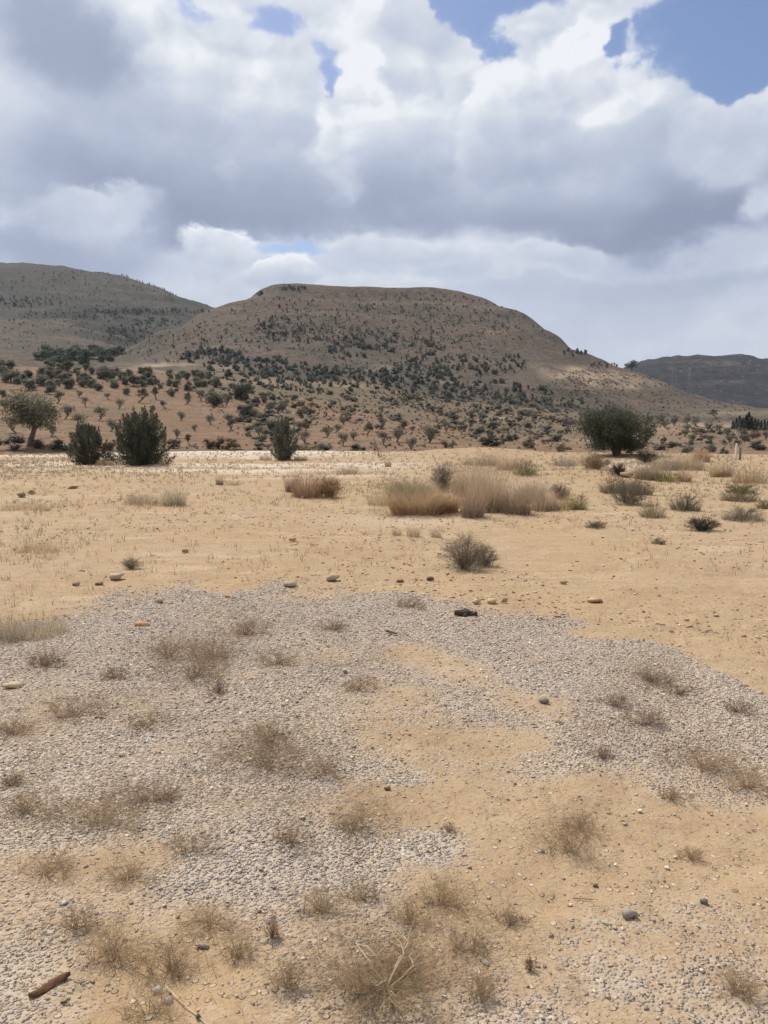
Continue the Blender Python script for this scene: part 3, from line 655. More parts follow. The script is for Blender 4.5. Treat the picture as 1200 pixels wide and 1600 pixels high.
# ---- olives on the right, past the round bush
Z3 = [(655, 485), (690, 500), (735, 510), (770, 495), (830, 490), (840, 525), (805, 550), (890, 550), (915, 520), (955, 530), (880, 500), (1000, 550), (1075, 545), (1090, 575), (1120, 560), (960, 460), (850, 575), (1000, 580), (1180, 560), (1050, 600), (720, 480), (935, 575)]
Z3 = [(800 + x / 3, 500 + y / 3, 15) for x, y in Z3]
for ri, row in enumerate(rows(Z3, 6)):
    for k, (px, py, hh) in enumerate(row):
        p = spot(px, py, 52)
        plant_tree('olive_tree', random.choice(YOUNG), p, hh * p[3] / F, f'olive past the round bush, {ordinal(k)} from the left in terrace row {ordinal(ri)} from front', 'olive tree', 'olive trees right of the round bush', wsc=1.15)
# ---- the old olive at the left edge of the flat
bigo = olive_meshes(79, 6500, .040, .33, .46, ((.085, .090, .060), (.170, .168, .120)), .10)
p = spot(46, 697, 48); p = (p[0], p[1], p[2], p[3])
plant_tree('olive_tree', bigo, p, 88 * p[3] / F, 'big old olive tree with a thick forked trunk at the edge of the flat', 'olive tree', None, 1.0, 1.0)

# ---- scrub between the flat and the hill
SC = {'green': ((.068, .076, .050), (.135, .138, .094)), 'grey': ((.100, .096, .070), (.180, .166, .122)), 'brown': ((.135, .098, .066), (.24, .182, .124)), 'dark': ((.050, .058, .042), (.102, .108, .078))}
SCM = {c: [bush_mesh(200 + 10 * i + k, 750, .085, .62 + .1 * (k % 2), cc, core=True) for k in range(4)] for i, (c, cc) in enumerate(SC.items())}
scrub = []
def fill(n, cx, cy, rx, ry, lo, hi, mixw, thin=.35):
    rg_ = np.random.default_rng(int(cx * 7 + cy)); c = 0; t = 0
    while c < n and t < 40 * n:
        t += 1; a, q = rg_.uniform(0, 2 * PI), math.sqrt(rg_.random()); px, py = cx + rx * q * math.cos(a), cy + ry * q * math.sin(a)
        s = rg_.uniform(lo, hi) * (1 - .35 * (cy + ry - py) / (2 * ry))
        if all(abs(px - b[0]) > s * thin + b[2] * thin or abs(py - b[1]) > s * .18 for b in scrub):
            scrub.append((px, py, s, str(rg_.choice(list(mixw), p=list(mixw.values()))))); c += 1
scrub += [(98, 703, 32, 'dark'), (14, 703, 36, 'grey'), (120, 690, 26, 'brown'), (510, 705, 22, 'green'), (405, 690, 26, 'green'), (412, 703, 26, 'grey'), (765, 697, 30, 'dark'), (700, 700, 26, 'brown'), (830, 700, 26, 'brown'), (800, 690, 24, 'grey'), (360, 702, 30, 'brown'), (335, 701, 34, 'brown'), (480, 709, 40, 'brown'),
          (560, 708, 34, 'dark'), (60, 700, 26, 'brown'), (870, 690, 26, 'grey'), (1190, 703, 24, 'dark'), (1175, 690, 26, 'brown'), (1110, 706, 22, 'green'), (1075, 708, 22, 'grey'), (1030, 703, 26, 'grey'), (1050, 700, 22, 'green'), (1130, 712, 20, 'green'), (270, 700, 24, 'grey'), (170, 703, 26, 'brown'), (825, 668, 22, 'brown'), (880, 706, 24, 'brown')]
fill(46, 430, 655, 60, 38, 15, 27, {'green': .55, 'grey': .3, 'brown': .15})
fill(44, 700, 650, 170, 32, 13, 26, {'grey': .45, 'brown': .35, 'green': .2})
fill(36, 620, 640, 190, 20, 11, 20, {'green': .45, 'grey': .3, 'brown': .25})
fill(26, 800, 672, 100, 26, 13, 24, {'grey': .4, 'brown': .5, 'dark': .1})
fill(30, 1060, 690, 140, 20, 11, 20, {'grey': .4, 'brown': .45, 'green': .15})
fill(24, 380, 612, 120, 14, 10, 18, {'green': .6, 'grey': .25, 'brown': .15})
fill(26, 880, 652, 90, 16, 8, 15, {'brown': .5, 'dark': .25, 'grey': .25})
words = {'green': 'dull green', 'grey': 'grey-green', 'brown': 'brown half-dry', 'dark': 'dark green'}
scrub = scrub[:290]
for ri, row in enumerate(rows(scrub, 16)):
    for k, (px, py, s, c) in enumerate(row):
        p = spot(px, py, 50); sc = s * p[3] / F
        o = link('scrub_bush', random.choice(SCM[c]), None, (p[0], p[1], p[2] - .05 * sc), (0, 0, random.uniform(0, 6.28)), (sc * random.uniform(.75, 1.05), sc * random.uniform(.75, 1.0), sc * random.uniform(.55, .85)))
        tag(o, f'{words[c]} bush, {ordinal(min(k, 19))} from the left in scrub row {ordinal(ri)} behind the flat', 'bush', 'scrub bushes between the flat and the hill')

# ---- shrubs on the hillsides
HC = [((.064, .072, .058), (.118, .126, .098)), ((.074, .080, .060), (.128, .130, .098)), ((.090, .078, .057), (.145, .122, .088)), ((.066, .086, .056), (.115, .132, .084))]
HM = [bush_mesh(300 + k, 150, .20, .44, HC[k // 3], 6, .95, 'hillside_shrub', True) for k in range(12)]
hill = []
def zone(label, items, lo, hi, cols=(0, 0, 1)):
    for (n, cx, cy, rx, ry, place) in items:
        rg_ = np.random.default_rng(int(cx * 13 + cy * 3 + n))
        for _ in range(n):
            a, q = rg_.uniform(0, 2 * PI), math.sqrt(rg_.random())
            hill.append((cx + rx * q * math.cos(a), cy + ry * q * math.sin(a), lo + (hi - lo) * rg_.random() ** 1.6 * 1.15, int(rg_.choice(cols)), label, place))
B_, M_, S_ = 'dark bush', 'bush', 'small bush'
zone(B_, [(100, 400, 576, 85, 16, "belt at the hill's left foot"), (90, 470, 588, 80, 15, "belt below the left summit"), (80, 555, 592, 75, 14, "belt at the hill's middle foot"), (60, 330, 558, 50, 12, "belt low on the left flank"), (60, 650, 590, 70, 14, "belt right of the middle foot")], 8, 16)
zone(B_, [(110, 700, 575, 85, 22, "slope below the right summit"), (90, 770, 612, 95, 15, "belt at the hill's right foot"), (70, 680, 612, 100, 13, "belt low above the clearing"), (50, 850, 630, 70, 8, "belt behind the round bush")], 7, 14)
zone(B_, [(75, 545, 545, 50, 17, "thicket in mid hill"), (60, 470, 525, 55, 14, "thicket under the left summit"), (60, 640, 545, 50, 20, "thicket right of mid hill"), (36, 430, 512, 40, 16, "upper left hill thicket"), (34, 580, 530, 40, 14, "upper middle hill thicket")], 6, 13)
zone(B_, [(36, 800, 570, 24, 14, "clump beside the pale scree")], 7, 12)
zone(B_, [(18, 456, 451, 20, 3, "clump on the summit left end"), (6, 404, 461, 9, 2.5, "clump at the skyline notch")], 6, 10)
zone(M_, [(26, 900, 552, 22, 5, "ridge right of the summit"), (16, 945, 572, 22, 4, "lower ridge by the far hill")], 6, 10, (0, 3))
zone(S_, [(620, 610, 500, 210, 42, 'the open upper slope'), (80, 430, 500, 80, 36, 'the upper left slope'), (120, 750, 530, 110, 40, 'the upper right slope'), (60, 350, 530, 70, 24, 'the left flank')], 3.5, 7.5, (0, 1, 2))
zone(S_, [(200, 960, 610, 120, 24, 'the lower right slope'), (130, 900, 600, 80, 26, 'the right slope below the scree'), (120, 1060, 640, 110, 14, 'the low right slope')], 2.5, 6.5, (1, 2, 2))
zone(S_, [(110, 260, 545, 70, 22, 'the low left flank'), (50, 330, 515, 30, 20, 'the high left flank'), (330, 560, 555, 230, 45, 'the hill face')], 3, 8, (0, 1, 2))
zone(B_, [(90, 230, 487, 105, 3.5, "dark line across the left hill"), (70, 45, 472, 60, 8, "dark patch on the left hill"), (40, 150, 492, 50, 6, "line on the lower left hill")], 4, 9)
zone(S_, [(330, 120, 460, 160, 40, 'the left hill'), (260, 90, 520, 130, 35, 'the foot of the left hill'), (90, 230, 505, 80, 22, 'the left hill right side')], 2.5, 5.5, (0, 1, 2))
zone(M_, [(70, 205, 520, 40, 14, "gully between the two hills"), (45, 240, 505, 40, 8, "upper gully between the hills")], 5, 10, (3, 1))
zone(M_, [(16, 150, 427, 120, 5, 'the skyline of the left hill')], 3.5, 5.5, (0,))
zone(M_, [(90, 560, 612, 230, 12, "foot slope behind the scrub"), (60, 420, 600, 90, 8, "foot slope behind the orchard")], 6, 13, (0, 1, 2))
hill.sort(key=lambda q: -q[2])
big, rest = hill[:295], hill[295:]
places = {}
for q in big: places.setdefault((q[4], q[5]), []).append(q)
for (lab, place), items in places.items():
    rws = rows(items, 17); rn = {1: ['single'], 2: ['lower', 'upper'], 3: ['lower', 'middle', 'upper']}.get(len(rws), ['lowest', 'second', 'third', 'fourth', 'fifth', 'sixth', 'seventh'])
    for ri, row in enumerate(rws):
        for k, (px, py, s, c, _, _) in enumerate(row):
            p = spot(px, py, 230); sc = s * p[3] / F
            o = link('hillside_shrub', HM[c * 3 + random.randrange(3)], None, (p[0], p[1], p[2] - .1 * sc), (0, 0, random.uniform(0, 6.28)), (sc * .8, sc * .8, sc * random.uniform(.6, .85)))
            tag(o, f'{lab}, {ordinal(k)} from left, {rn[ri]} row, {place}', 'bush', 'bushes on the hillsides')
A = Acc(); rg = np.random.default_rng(91)
LOD = [bush_mesh(400 + k, 20, .36, .34, (HC + [SC['brown'], SC['grey']])[k // 2], 2, .95, 'lod', True) for k in range(12)]
LODV = []
for me in LOD:
    v = np.zeros(len(me.vertices) * 3); me.vertices.foreach_get('co', v); c = np.zeros(len(me.vertices) * 4); me.attributes['Col'].data.foreach_get('color', c)
    tri = [list(q.vertices) for q in me.polygons if len(q.vertices) == 3]; quad = [list(q.vertices) for q in me.polygons if len(q.vertices) == 4]
    LODV.append((v.reshape(-1, 3), c.reshape(-1, 4)[:, :3], np.array(quad), np.array(tri))); bpy.data.meshes.remove(me)
def lod_add(A, px, py, s, c, rmin=230, flat=.7):
    p = spot(px, py, rmin); sc = s * p[3] / F; v, cc, q, t = LODV[c * 2 + random.randrange(2)]
    th = random.uniform(0, 6.28); rot = np.array([[math.cos(th), -math.sin(th), 0], [math.sin(th), math.cos(th), 0], [0, 0, 1]])
    W = (v @ rot.T) * [sc * .8, sc * .8, sc * flat] + [p[0], p[1], p[2] - .1 * sc]
    k0 = A.n; A.add(W, q, cc * random.uniform(.75, 1.25)); A.T.append(t + k0)
for (px, py, s_, c, lab, place) in rest: lod_add(A, px, py, s_, c)
o = link('hillside_scrub', A.mesh('hillside_scrub', M_leaf)); tag(o, 'low scattered scrub covering the hillsides', None, None, 'stuff')

A = Acc()
for (n, cx, cy, rx, ry, lo, hi) in [(600, 720, 655, 240, 36, 4, 12), (420, 700, 640, 260, 26, 4, 11), (260, 860, 665, 150, 30, 5, 12), (160, 430, 650, 110, 36, 4, 11), (300, 950, 675, 260, 26, 4, 10), (220, 620, 622, 300, 18, 4, 9), (160, 200, 640, 230, 50, 2, 5), (140, 300, 598, 300, 16, 3, 8), (200, 620, 700, 620, 7, 6, 13), (160, 1050, 660, 170, 16, 3, 7)]:
    rg_ = np.random.default_rng(int(cx + cy))
    for _ in range(n):
        a, q = rg_.uniform(0, 2 * PI), math.sqrt(rg_.random()); lod_add(A, cx + rx * q * math.cos(a), cy + ry * q * math.sin(a), rg_.uniform(lo, hi), int(rg_.choice([4, 4, 5, 5, 1, 2, 0])), 50, .5)
o = link('undergrowth', A.mesh('undergrowth', M_leaf)); tag(o, 'low brown brush between the scrub bushes', None, None, 'stuff')

# ---- trees in the valley mouth, dark pine, cypresses, lone trees on the skyline
VT = [(bushy_olive(20)[0], bush_mesh(500 + k, 600, .11, .50, ((.052, .070, .044), (.095, .118, .070)), 9, .9, 'crown', True)) for k in range(3)]
vt = [(62, 562, 18), (74, 558, 18), (86, 563, 19), (98, 557, 18), (110, 562, 20), (122, 557, 17), (140, 560, 20), (152, 556, 18), (164, 560, 17), (176, 555, 16), (188, 552, 14), (70, 550, 14), (118, 549, 14), (146, 549, 13), (92, 569, 15), (106, 570, 16), (128, 568, 15), (158, 566, 14), (80, 568, 14), (172, 564, 14)]
for k, (px, py, hh) in enumerate(sorted(vt)):
    p = spot(px, py, 260); plant_tree('valley_tree', VT[k % 3], p, hh * p[3] / F, f'leafy green tree in the valley below the left hill, {ordinal(k)} from the left', 'tree', 'green trees in the valley below the left hill', wsc=1.2)
def conifer_meshes(seed, nl, leaf, rad, cols):
    rg = np.random.default_rng(seed); A = Acc(); A.add(*tube([[0, 0, -.04], [0, 0, .5], [0, 0, .95]], [.03, .02, .006], 6))
    z = rg.random(nl) ** 1.15 * .93 + .06; th = rg.uniform(0, 2 * PI, nl)
    r = rad * np.minimum(1, (1.02 - z) * 1.6) * np.minimum(1, z * 5 + .3) * (.55 + .45 * rg.random(nl)) * (1 + .3 * np.sin(th * 3 + z * 19))
    P = np.stack([r * np.cos(th), r * np.sin(th), z], 1); V, F_ = leaf_quads(P, leaf, .4, rg, .5)
    return A.mesh('trunk', M_bark, True), mk('crown', V, F_, M_leaf, np.repeat(mixcol(cols[0], cols[1], rg.random(nl)), 4, 0))
CY = [conifer_meshes(600 + k, 420, .10, .15 + .02 * k, ((.018, .026, .018), (.045, .055, .040))) for k in range(3)]
cyp = [(1145, 671, 14), (1150, 671, 17), (1155, 672, 21), (1160, 671, 17), (1165, 672, 22), (1169, 672, 26), (1174, 671, 19), (1179, 672, 17), (1184, 672, 16), (1189, 671, 14), (1194, 672, 15), (1199, 671, 13)]
for k, (px, py, hh) in enumerate(cyp):
    p = spot(px, py, 100); plant_tree('cypress_tree', CY[k % 3], p, hh * p[3] / F, f'dark pointed cypress, {ordinal(k)} from the left in the cypress row', 'cypress', 'dark cypress row on the right', wsc=1.25)
PN = conifer_meshes(620, 700, .10, .24, ((.016, .024, .018), (.040, .050, .038)))
p = spot(135, 573, 150); plant_tree('pine_tree', PN, p, 22 * p[3] / F, 'dark upright pine standing above the olive orchard', 'pine', None)
for (px, py, hh, lab) in [(630, 511, 0, ''), (604, 497 + 110, 20, 'tall dark cypress above the clearing, left of centre on the hill foot'), (803, 612, 16, 'slim dark cypress on the right of the hill foot, the left of a pair'), (813, 614, 15, 'slim dark cypress on the right of the hill foot, the right of a pair')]:
    if hh:
        p = spot(px, py, 200); plant_tree('cypress_tree', CY[0], p, hh * p[3] / F, lab, 'cypress', None, wsc=1.3)
RT = olive_meshes(640, 500, .11, .28, .48, ((.025, .034, .026), (.060, .070, .050)))
p = spot(987, 581, 400); plant_tree('round_tree', RT, p, 19 * p[3] / F, 'lone round tree standing on the skyline where the two hills cross', 'tree', None)
p = spot(979, 576, 400); plant_tree('round_tree', RT, p, 9 * p[3] / F, 'small tree left of the lone round skyline tree', 'tree', None)

# ------------------------------------------------------------------ shrubs on the flat
DK = ((.070, .080, .054), (.145, .150, .104))
def branchy_shrub(seed, nl, leaf, nb, wide, cols, point=.5, cone=0):
    """twiggy evergreen: pointed sprigs over a ragged dome that reaches the ground"""
    rg = np.random.default_rng(seed); A = Acc(); P, AX, K = [], [], []
    for k in range(nb):
        th = 2 * PI * (k * .618 + rg.uniform(-.05, .05)); t = (k + .5) / nb; zc = .04 + .76 * t ** .9; rmax = wide * ((1 - (zc / .86) ** 2.2) ** .5 * (1 - cone) + cone * (1 - zc / .92) ** .85) * rg.uniform(.35, 1.08)
        tip = np.array([rmax * math.cos(th), rmax * math.sin(th), zc]); ax = unit(np.array([math.cos(th) * .75 * (1 - t), math.sin(th) * .75 * (1 - t), .2 + point * t + rg.uniform(-.1, .5)]))
        ln = rg.uniform(.16, .30) + .08 * point * t; br = rg.uniform(.075, .13)
        if k % 2 == 0: A.add(*tube([[tip[0] * .1, tip[1] * .1, -.03], tip * [.5, .5, .45], tip + ax * ln * .7], [.016, .010, .003], 5))
        n = nl // nb; q = rg.random(n) ** 1.3; rad = br * (1 - q) ** .6 * np.sqrt(rg.random(n))
        P.append(tip - ax * ln * .25 + ax * (q * ln)[:, None] + rdir(n, rg) * rad[:, None] * 1.15); AX.append(np.tile(ax, (n, 1))); K.append(np.full(n, rg.random()))
    nc = nl // 6; d = rdir(nc, rg) * (rg.random((nc, 1)) ** .4); d[:, 2] = np.abs(d[:, 2]); P.append(d * [wide * .72 * (1 - .45 * cone), wide * .72 * (1 - .45 * cone), .66]); AX.append(d); K.append(np.full(nc, .2))
    P = np.concatenate(P); P[:, 2] = np.maximum(P[:, 2], .02); V, F_ = leaf_quads(P, leaf, .4, rg, .2, np.concatenate(AX) * .9)
    c = mixcol(cols[0], cols[1], np.clip(np.concatenate(K) * .45 + rg.random(len(P)) * .6, 0, 1))
    return A.mesh('stem', M_bark, True), mk('foliage', V, F_, M_leaf, np.repeat(c, 4, 0))
def shrub(name, ms, px, py, wpx, hpx, label, rz=0, wide=.6):
    p = spot(px, py, 5); h = hpx * p[3] / F; ww = wpx * p[3] / F
    o = empty(name, (p[0], p[1], p[2] - .01), rz, (ww / (2 * wide), ww / (2 * wide), h)); link('stem', ms[0], o); link('foliage', ms[1], o)
    return tag(o, label, 'shrub')
shrub('evergreen_shrub', branchy_shrub(701, 12000, .042, 72, .50, DK), 138, 726, 60, 60, 'smaller dark evergreen shrub, left of the pair on the flat', 0, .58)
shrub('evergreen_shrub', branchy_shrub(702, 22000, .036, 110, .55, DK, .8), 221, 726, 88, 82, 'largest dark evergreen shrub with ragged top, right of the pair on the flat', 1, .62)
shrub('evergreen_shrub', branchy_shrub(703, 10000, .038, 58, .46, DK, .9, .6), 444, 719, 56, 68, 'dark evergreen shrub with a pointed top standing alone on the flat', 2, .54)
def round_bush():
    rg = np.random.default_rng(720); A = Acc(); cs, rs = [], []
    for k in range(7):
        th = 2 * PI * k / 7; A.add(*tube([[0, 0, -.03], [.08 * math.cos(th), .08 * math.sin(th), .16], [.3 * math.cos(th), .3 * math.sin(th), .5]], [.035, .022, .008], 6))
    for k in range(84):
        d = rdir(1, rg)[0]; d[2] = d[2] * .9; q = rg.random() ** .4 * .44
        cs.append([d[0] * q * 1.28, d[1] * q * 1.28, .49 + d[2] * q * .90]); rs.append(rg.uniform(.11, .17))
    for k in range(16):
        th = rg.uniform(0, 2 * PI); q = rg.uniform(.2, .5); cs.append([q * math.cos(th), q * math.sin(th), rg.uniform(.12, .24)]); rs.append(rg.uniform(.09, .14))
    n = 28000; P, k = clump_points(cs, rs, n, rg, .25); P = P[P[:, 2] > .05]; k = k[:len(P)]
    V, F_ = leaf_quads(P, .034, .40, rg, .35, unit(P - [0, 0, .3]) * .7)
    c = mixcol((.056, .068, .038), (.138, .150, .092), np.clip(rg.random(100)[k] * .4 + rg.random(len(P)) * .65, 0, 1))
    return A.mesh('stem', M_bark, True), mk('foliage', V, F_, M_leaf, np.repeat(c, 4, 0))
shrub('round_bush', round_bush(), 963, 712, 128, 82, 'big round grey-green bush on short dark stems at the edge of the flat', 0, .68)

# ------------------------------------------------------------------ dry grass clumps on the flat
STRAW = ((.34, .245, .135), (.54, .42, .255)); RUST = ((.27, .17, .10), (.46, .325, .20)); BROWN = ((.34, .255, .165), (.57, .45, .305)); GREYB = ((.25, .195, .14), (.43, .35, .26)); GREEN = ((.17, .155, .07), (.34, .29, .145)); PALE = ((.36, .28, .18), (.56, .45, .31)); SAGE = ((.12, .115, .075), (.25, .23, .16)); DUSK = ((.07, .055, .045), (.17, .14, .115))
def blades(A, n, w, h, tilt, droop, width, rg, cols, seg=4, depth=.7, hv=.45, gather=.6, dome=.3):
    """curved tapering blades growing from an oval foot"""
    q = np.sqrt(rg.random(n)); th = rg.uniform(0, 2 * PI, n); base = np.stack([w * .5 * gather * q * np.cos(th), w * .5 * gather * depth * q * np.sin(th), np.full(n, -.01 * h)], 1)
    th2 = th + rg.normal(size=n) * .7; outd = np.stack([np.cos(th2), np.sin(th2) * depth, 0 * th2], 1)
    hh = h * (1 - hv * rg.random(n)) * (1 - dome * q ** 2); tl = tilt * (.2 + .8 * q) * (.5 + rg.random(n)); dr = droop * (.3 + rg.random(n))
    sw = np.stack([-np.sin(th2 + rg.normal(size=n) * .8), np.cos(th2 + rg.normal(size=n) * .8), 0 * th2], 1); L = []
    T = np.linspace(0, 1, seg + 1)
    for t in T:
        p = base + outd * (hh * (tl * t + dr * t * t))[:, None]; p[:, 2] += hh * (t - .38 * dr * t * t)
        ww = (width * (1 - t * .85) * .5) * sw.T; L += [p - ww.T, p + ww.T]
    V = np.stack(L, 1).reshape(-1, 3); m_ = 2 * (seg + 1); b_ = (np.arange(n) * m_)[:, None]
    F_ = np.concatenate([b_ + np.array([[2 * s_, 2 * s_ + 1, 2 * s_ + 3, 2 * s_ + 2]]) for s_ in range(seg)])
    A.add(V, F_, np.repeat(mixcol(cols[0], cols[1], rg.random(n)), m_, 0))
def twig_plant(A, w, h, n, rg, cols, rad, sub=6, sub2=3, low=.25, depth=.8, S0=None):
    """stiff stems that fork into finer and finer twigs; w, h full width and height"""
    th = rg.uniform(0, 2 * PI, n); q = np.sqrt(rg.random(n))
    tip = np.stack([w * .48 * q * np.cos(th), w * .48 * depth * q * np.sin(th), h * (low + (1 - low) * np.sqrt(np.maximum(0, 1 - q ** 2))) * rg.uniform(.7, 1.05, n)], 1)
    base = tip * [.12, .12, 0] + rg.normal(size=(n, 3)) * [w * .02, w * .02, 0]; midp = (base + tip) * .5 + rg.normal(size=(n, 3)) * w * .03; midp[:, 2] = np.abs(midp[:, 2]) + h * .06
    S_ = [(base, midp, rad, rad * .75), (midp, tip, rad * .75, rad * .4)]
    def spray(P0, P1, k, ln, r):
        t = rg.uniform(.15, 1, (len(P0), k, 1)); st = P0[:, None] + (P1 - P0)[:, None] * t
        d = unit(unit(P1 - P0)[:, None] * .8 + rg.normal(size=(len(P0), k, 3)) * .75); d[..., 2] = np.abs(d[..., 2]) * .8 + .05
        en = st + d * (ln * rg.uniform(.4, 1.1, (len(P0), k, 1)))
        return st.reshape(-1, 3), en.reshape(-1, 3), r, r * .5
    L = (w + h) * .14
    a1 = spray(midp, tip, sub, L, rad * .5); a2 = spray(base, midp, max(2, sub // 2), L, rad * .5); S_ += [a1, a2]
    if sub2:
        S_ += [spray(a1[0], a1[1], sub2, L * .5, rad * .36), spray(a2[0], a2[1], sub2, L * .5, rad * .36)]
    for (p0, p1, r0, r1) in S_:
        V, F_ = prisms(p0, p1, r0, r1); A.add(V, F_, np.repeat(mixcol(cols[0], cols[1], rg.random(len(p0))), 6, 0))
def grass(px, py, wpx, hpx, kind, cols, label, name=None, cat=None):
    x, y, z, r = spot(px, py, 1.5); w, h = wpx * r / F, hpx * r / F; rg = np.random.default_rng(int(px * 31 + py)); p1 = r / 769.0
    bw = max(.0035, .42 * p1); A = Acc(); B = Acc(); nm = name
    dens = max(.35, min(1.0, 30 / r)) if False else 1.0
    if kind == 'fountain':      # dense tussock whose blades arch over
        blades(A, int(wpx * 13), w * .8, h * 1.35, .38, .85, bw, rg, cols, 6, .8, .5, .9, .35); blades(B, int(wpx * 4), w * .7, h * 1.35, .30, .35, bw * .6, rg, PALE, 5, .8, .5, .9, .4); nm = nm or 'grass_tussock'
    elif kind == 'feather':     # tall upright feathery grass
        blades(A, int(wpx * 8), w * .78, h * .95, .16, .16, bw, rg, cols, 4, .8, .7, 1.0, .55); blades(B, int(wpx * 7), w * .68, h * 1.45, .34, .34, bw * .6, rg, cols, 5, .8, .75, 1.0, .45); nm = nm or 'feather_grass'
    elif kind == 'bush':        # twiggy half-dry bush
        twig_plant(A, w, h, int(34 + wpx * .8), rg, cols, max(.0018, .17 * p1), 6, 3, .16, .85); blades(B, int(wpx * 2.5), w * .8, h * .9, .3, .1, bw * .7, rg, cols, 3, .85, .5, .9); nm = nm or 'dry_bush'
    elif kind == 'low':         # low spreading herb
        blades(A, int(wpx * 9), w * .85, h * .9, .55, .35, bw * .9, rg, cols, 3, .9, .7, .95); twig_plant(B, w, h, int(10 + wpx * .3), rg, cols, max(.002, .17 * p1), 5, 3, .3); nm = nm or 'low_herb'
    else:                       # thin wisps
        blades(A, int(wpx * 5), w * .9, h, .3, .2, bw * .8, rg, cols, 3, .7, .6, .95); blades(B, int(wpx * 2), w * .9, h * 1.1, .4, .2, bw * .6, rg, PALE, 3, .7, .5, .95); nm = nm or 'grass_wisp'
    if kind in ('feather', 'fountain', 'wisp', 'bush'): blades(B, int(wpx * 3), w * 1.35, h * .42, .35, .3, bw * .7, rg, PALE if kind != 'feather' else cols, 3, .9, .8, 1.0, .6)
    o = link(nm, A.mesh(nm, M_dry), None, (x, y, z)); pc = link('stalks' if kind not in ('bush', 'low') else 'twigs', B.mesh('stalks', M_dry), o); pc['kind'] = 'stuff'
    return tag(o, label, cat or ('bush' if kind == 'bush' else 'herb' if kind == 'low' else 'dry grass'))
grass(480, 777, 62, 52, 'feather', RUST, 'rust-brown dry grass clump, bushiest left of the big tussocks', cat='dry grass')
grass(514, 777, 46, 34, 'bush', RUST, 'rust-brown twiggy bush leaning against the right of the rust grass clump')
grass(455, 768, 26, 34, 'feather', RUST, 'thin rust-brown grass at the left side of the rust clump')
grass(272, 789, 48, 36, 'feather', BROWN, 'rounded brown grass clump on the left of the flat')
grass(222, 787, 66, 22, 'wisp', STRAW, 'pale flattened grass left of the rounded brown clump')
grass(652, 802, 112, 50, 'fountain', STRAW, 'wide straw tussock with blades arching over its dark base')
grass(640, 778, 90, 34, 'fountain', GREEN, 'yellow-green tussock behind the wide straw tussock')
grass(600, 790, 60, 30, 'wisp', PALE, 'pale loose grass at the left end of the tussock row')
grass(693, 768, 44, 46, 'bush', GREYB, 'grey twiggy bush behind the straw tussock')
grass(738, 808, 46, 66, 'feather', RUST, 'tall narrow brown grass clump with a dark foot, centre of the row')
grass(770, 800, 66, 92, 'feather', BROWN, 'tallest feathery grass, right behind the dark-footed clump')
grass(735, 775, 70, 66, 'feather', PALE, 'pale feathery grass at the back of the tussock row')
grass(805, 803, 60, 58, 'feather', BROWN, 'feathery brown grass right of the tallest clump')
grass(850, 798, 56, 40, 'feather', BROWN, 'low feathery brown grass near the right end of the row')
grass(880, 796, 50, 34, 'wisp', STRAW, 'short straw grass second from the right end of the row')
grass(903, 796, 30, 26, 'low', GREEN, 'green-tinged herb at the right end of the tussock row')
grass(755, 790, 60, 78, 'feather', PALE, 'pale feathery grass filling the gap right of the straw tussock', cat='dry grass')
grass(830, 785, 60, 44, 'feather', BROWN, 'brown feathery grass behind the low right part of the row', cat='dry grass')
grass(700, 800, 40, 44, 'fountain', STRAW, 'small straw tussock between the wide one and the dark-footed clump', cat='dry grass')
grass(876, 779, 36, 22, 'bush', GREYB, 'small grey bush above the right end of the tussock row')
grass(725, 889, 76, 58, 'bush', GREYB, 'grey-brown twiggy bush alone on the bare ground above the gravel')
grass(756, 884, 44, 36, 'bush', GREYB, 'lower grey-brown twiggy bush joined to the right of the lone one')
grass(645, 838, 24, 26, 'wisp', BROWN, 'thin brown tuft, middle one of three left of the lone bush')
grass(620, 836, 16, 18, 'wisp', BROWN, 'thin brown tuft, left one of three left of the lone bush')
grass(680, 839, 20, 18, 'wisp', BROWN, 'thin brown tuft, right one of three left of the lone bush')
grass(343, 757, 14, 17, 'feather', BROWN, 'small upright brown tuft alone on the left flat')
grass(364, 758, 24, 10, 'wisp', BROWN, 'small flat brown tuft right of the upright one')
grass(205, 889, 32, 17, 'bush', BROWN, 'dark brown tuft behind the flat grey rock')
grass(983, 788, 62, 36, 'bush', GREYB, 'rounded grey twiggy bush on the right of the flat')
grass(958, 770, 46, 30, 'low', GREEN, 'olive-yellow herb behind the left of the grey twiggy bush')
grass(1000, 772, 44, 26, 'low', GREEN, 'olive-yellow herb behind the right of the grey twiggy bush')
grass(966, 742, 26, 18, 'bush', DUSK, 'small dark bush on the low earth bank')
grass(1071, 797, 50, 28, 'low', SAGE, 'yellow-green spiky herb right of the grey twiggy bush')
grass(1020, 808, 44, 24, 'low', BROWN, 'brown-green thin herb below the grey twiggy bush')
grass(1097, 829, 50, 20, 'bush', DUSK, 'dark grey twiggy dwarf shrub near the right edge')
grass(1160, 813, 68, 18, 'low', SAGE, 'grey-green low herb mat right of the dark dwarf shrub')
grass(1156, 783, 62, 20, 'low', GREEN, 'yellow-green herb mat near the right edge')
grass(1196, 795, 30, 16, 'low', GREEN, 'yellow-green herb cut by the right edge')
grass(1158, 770, 50, 14, 'low', SAGE, 'grey herb behind the yellow-green mat')
grass(1029, 850, 24, 10, 'low', GREEN, 'tiny green tuft on bare soil, nearest on the right')
grass(930, 824, 36, 9, 'low', SAGE, 'flat grey-green plant below the tussock row')
grass(1003, 748, 28, 32, 'feather', BROWN, 'brown grass tuft below the round bush, left of two')
grass(1022, 750, 28, 34, 'feather', BROWN, 'brown grass tuft below the round bush, right of two')
grass(1042, 752, 40, 14, 'low', GREEN, 'low green herb between the brown tufts')
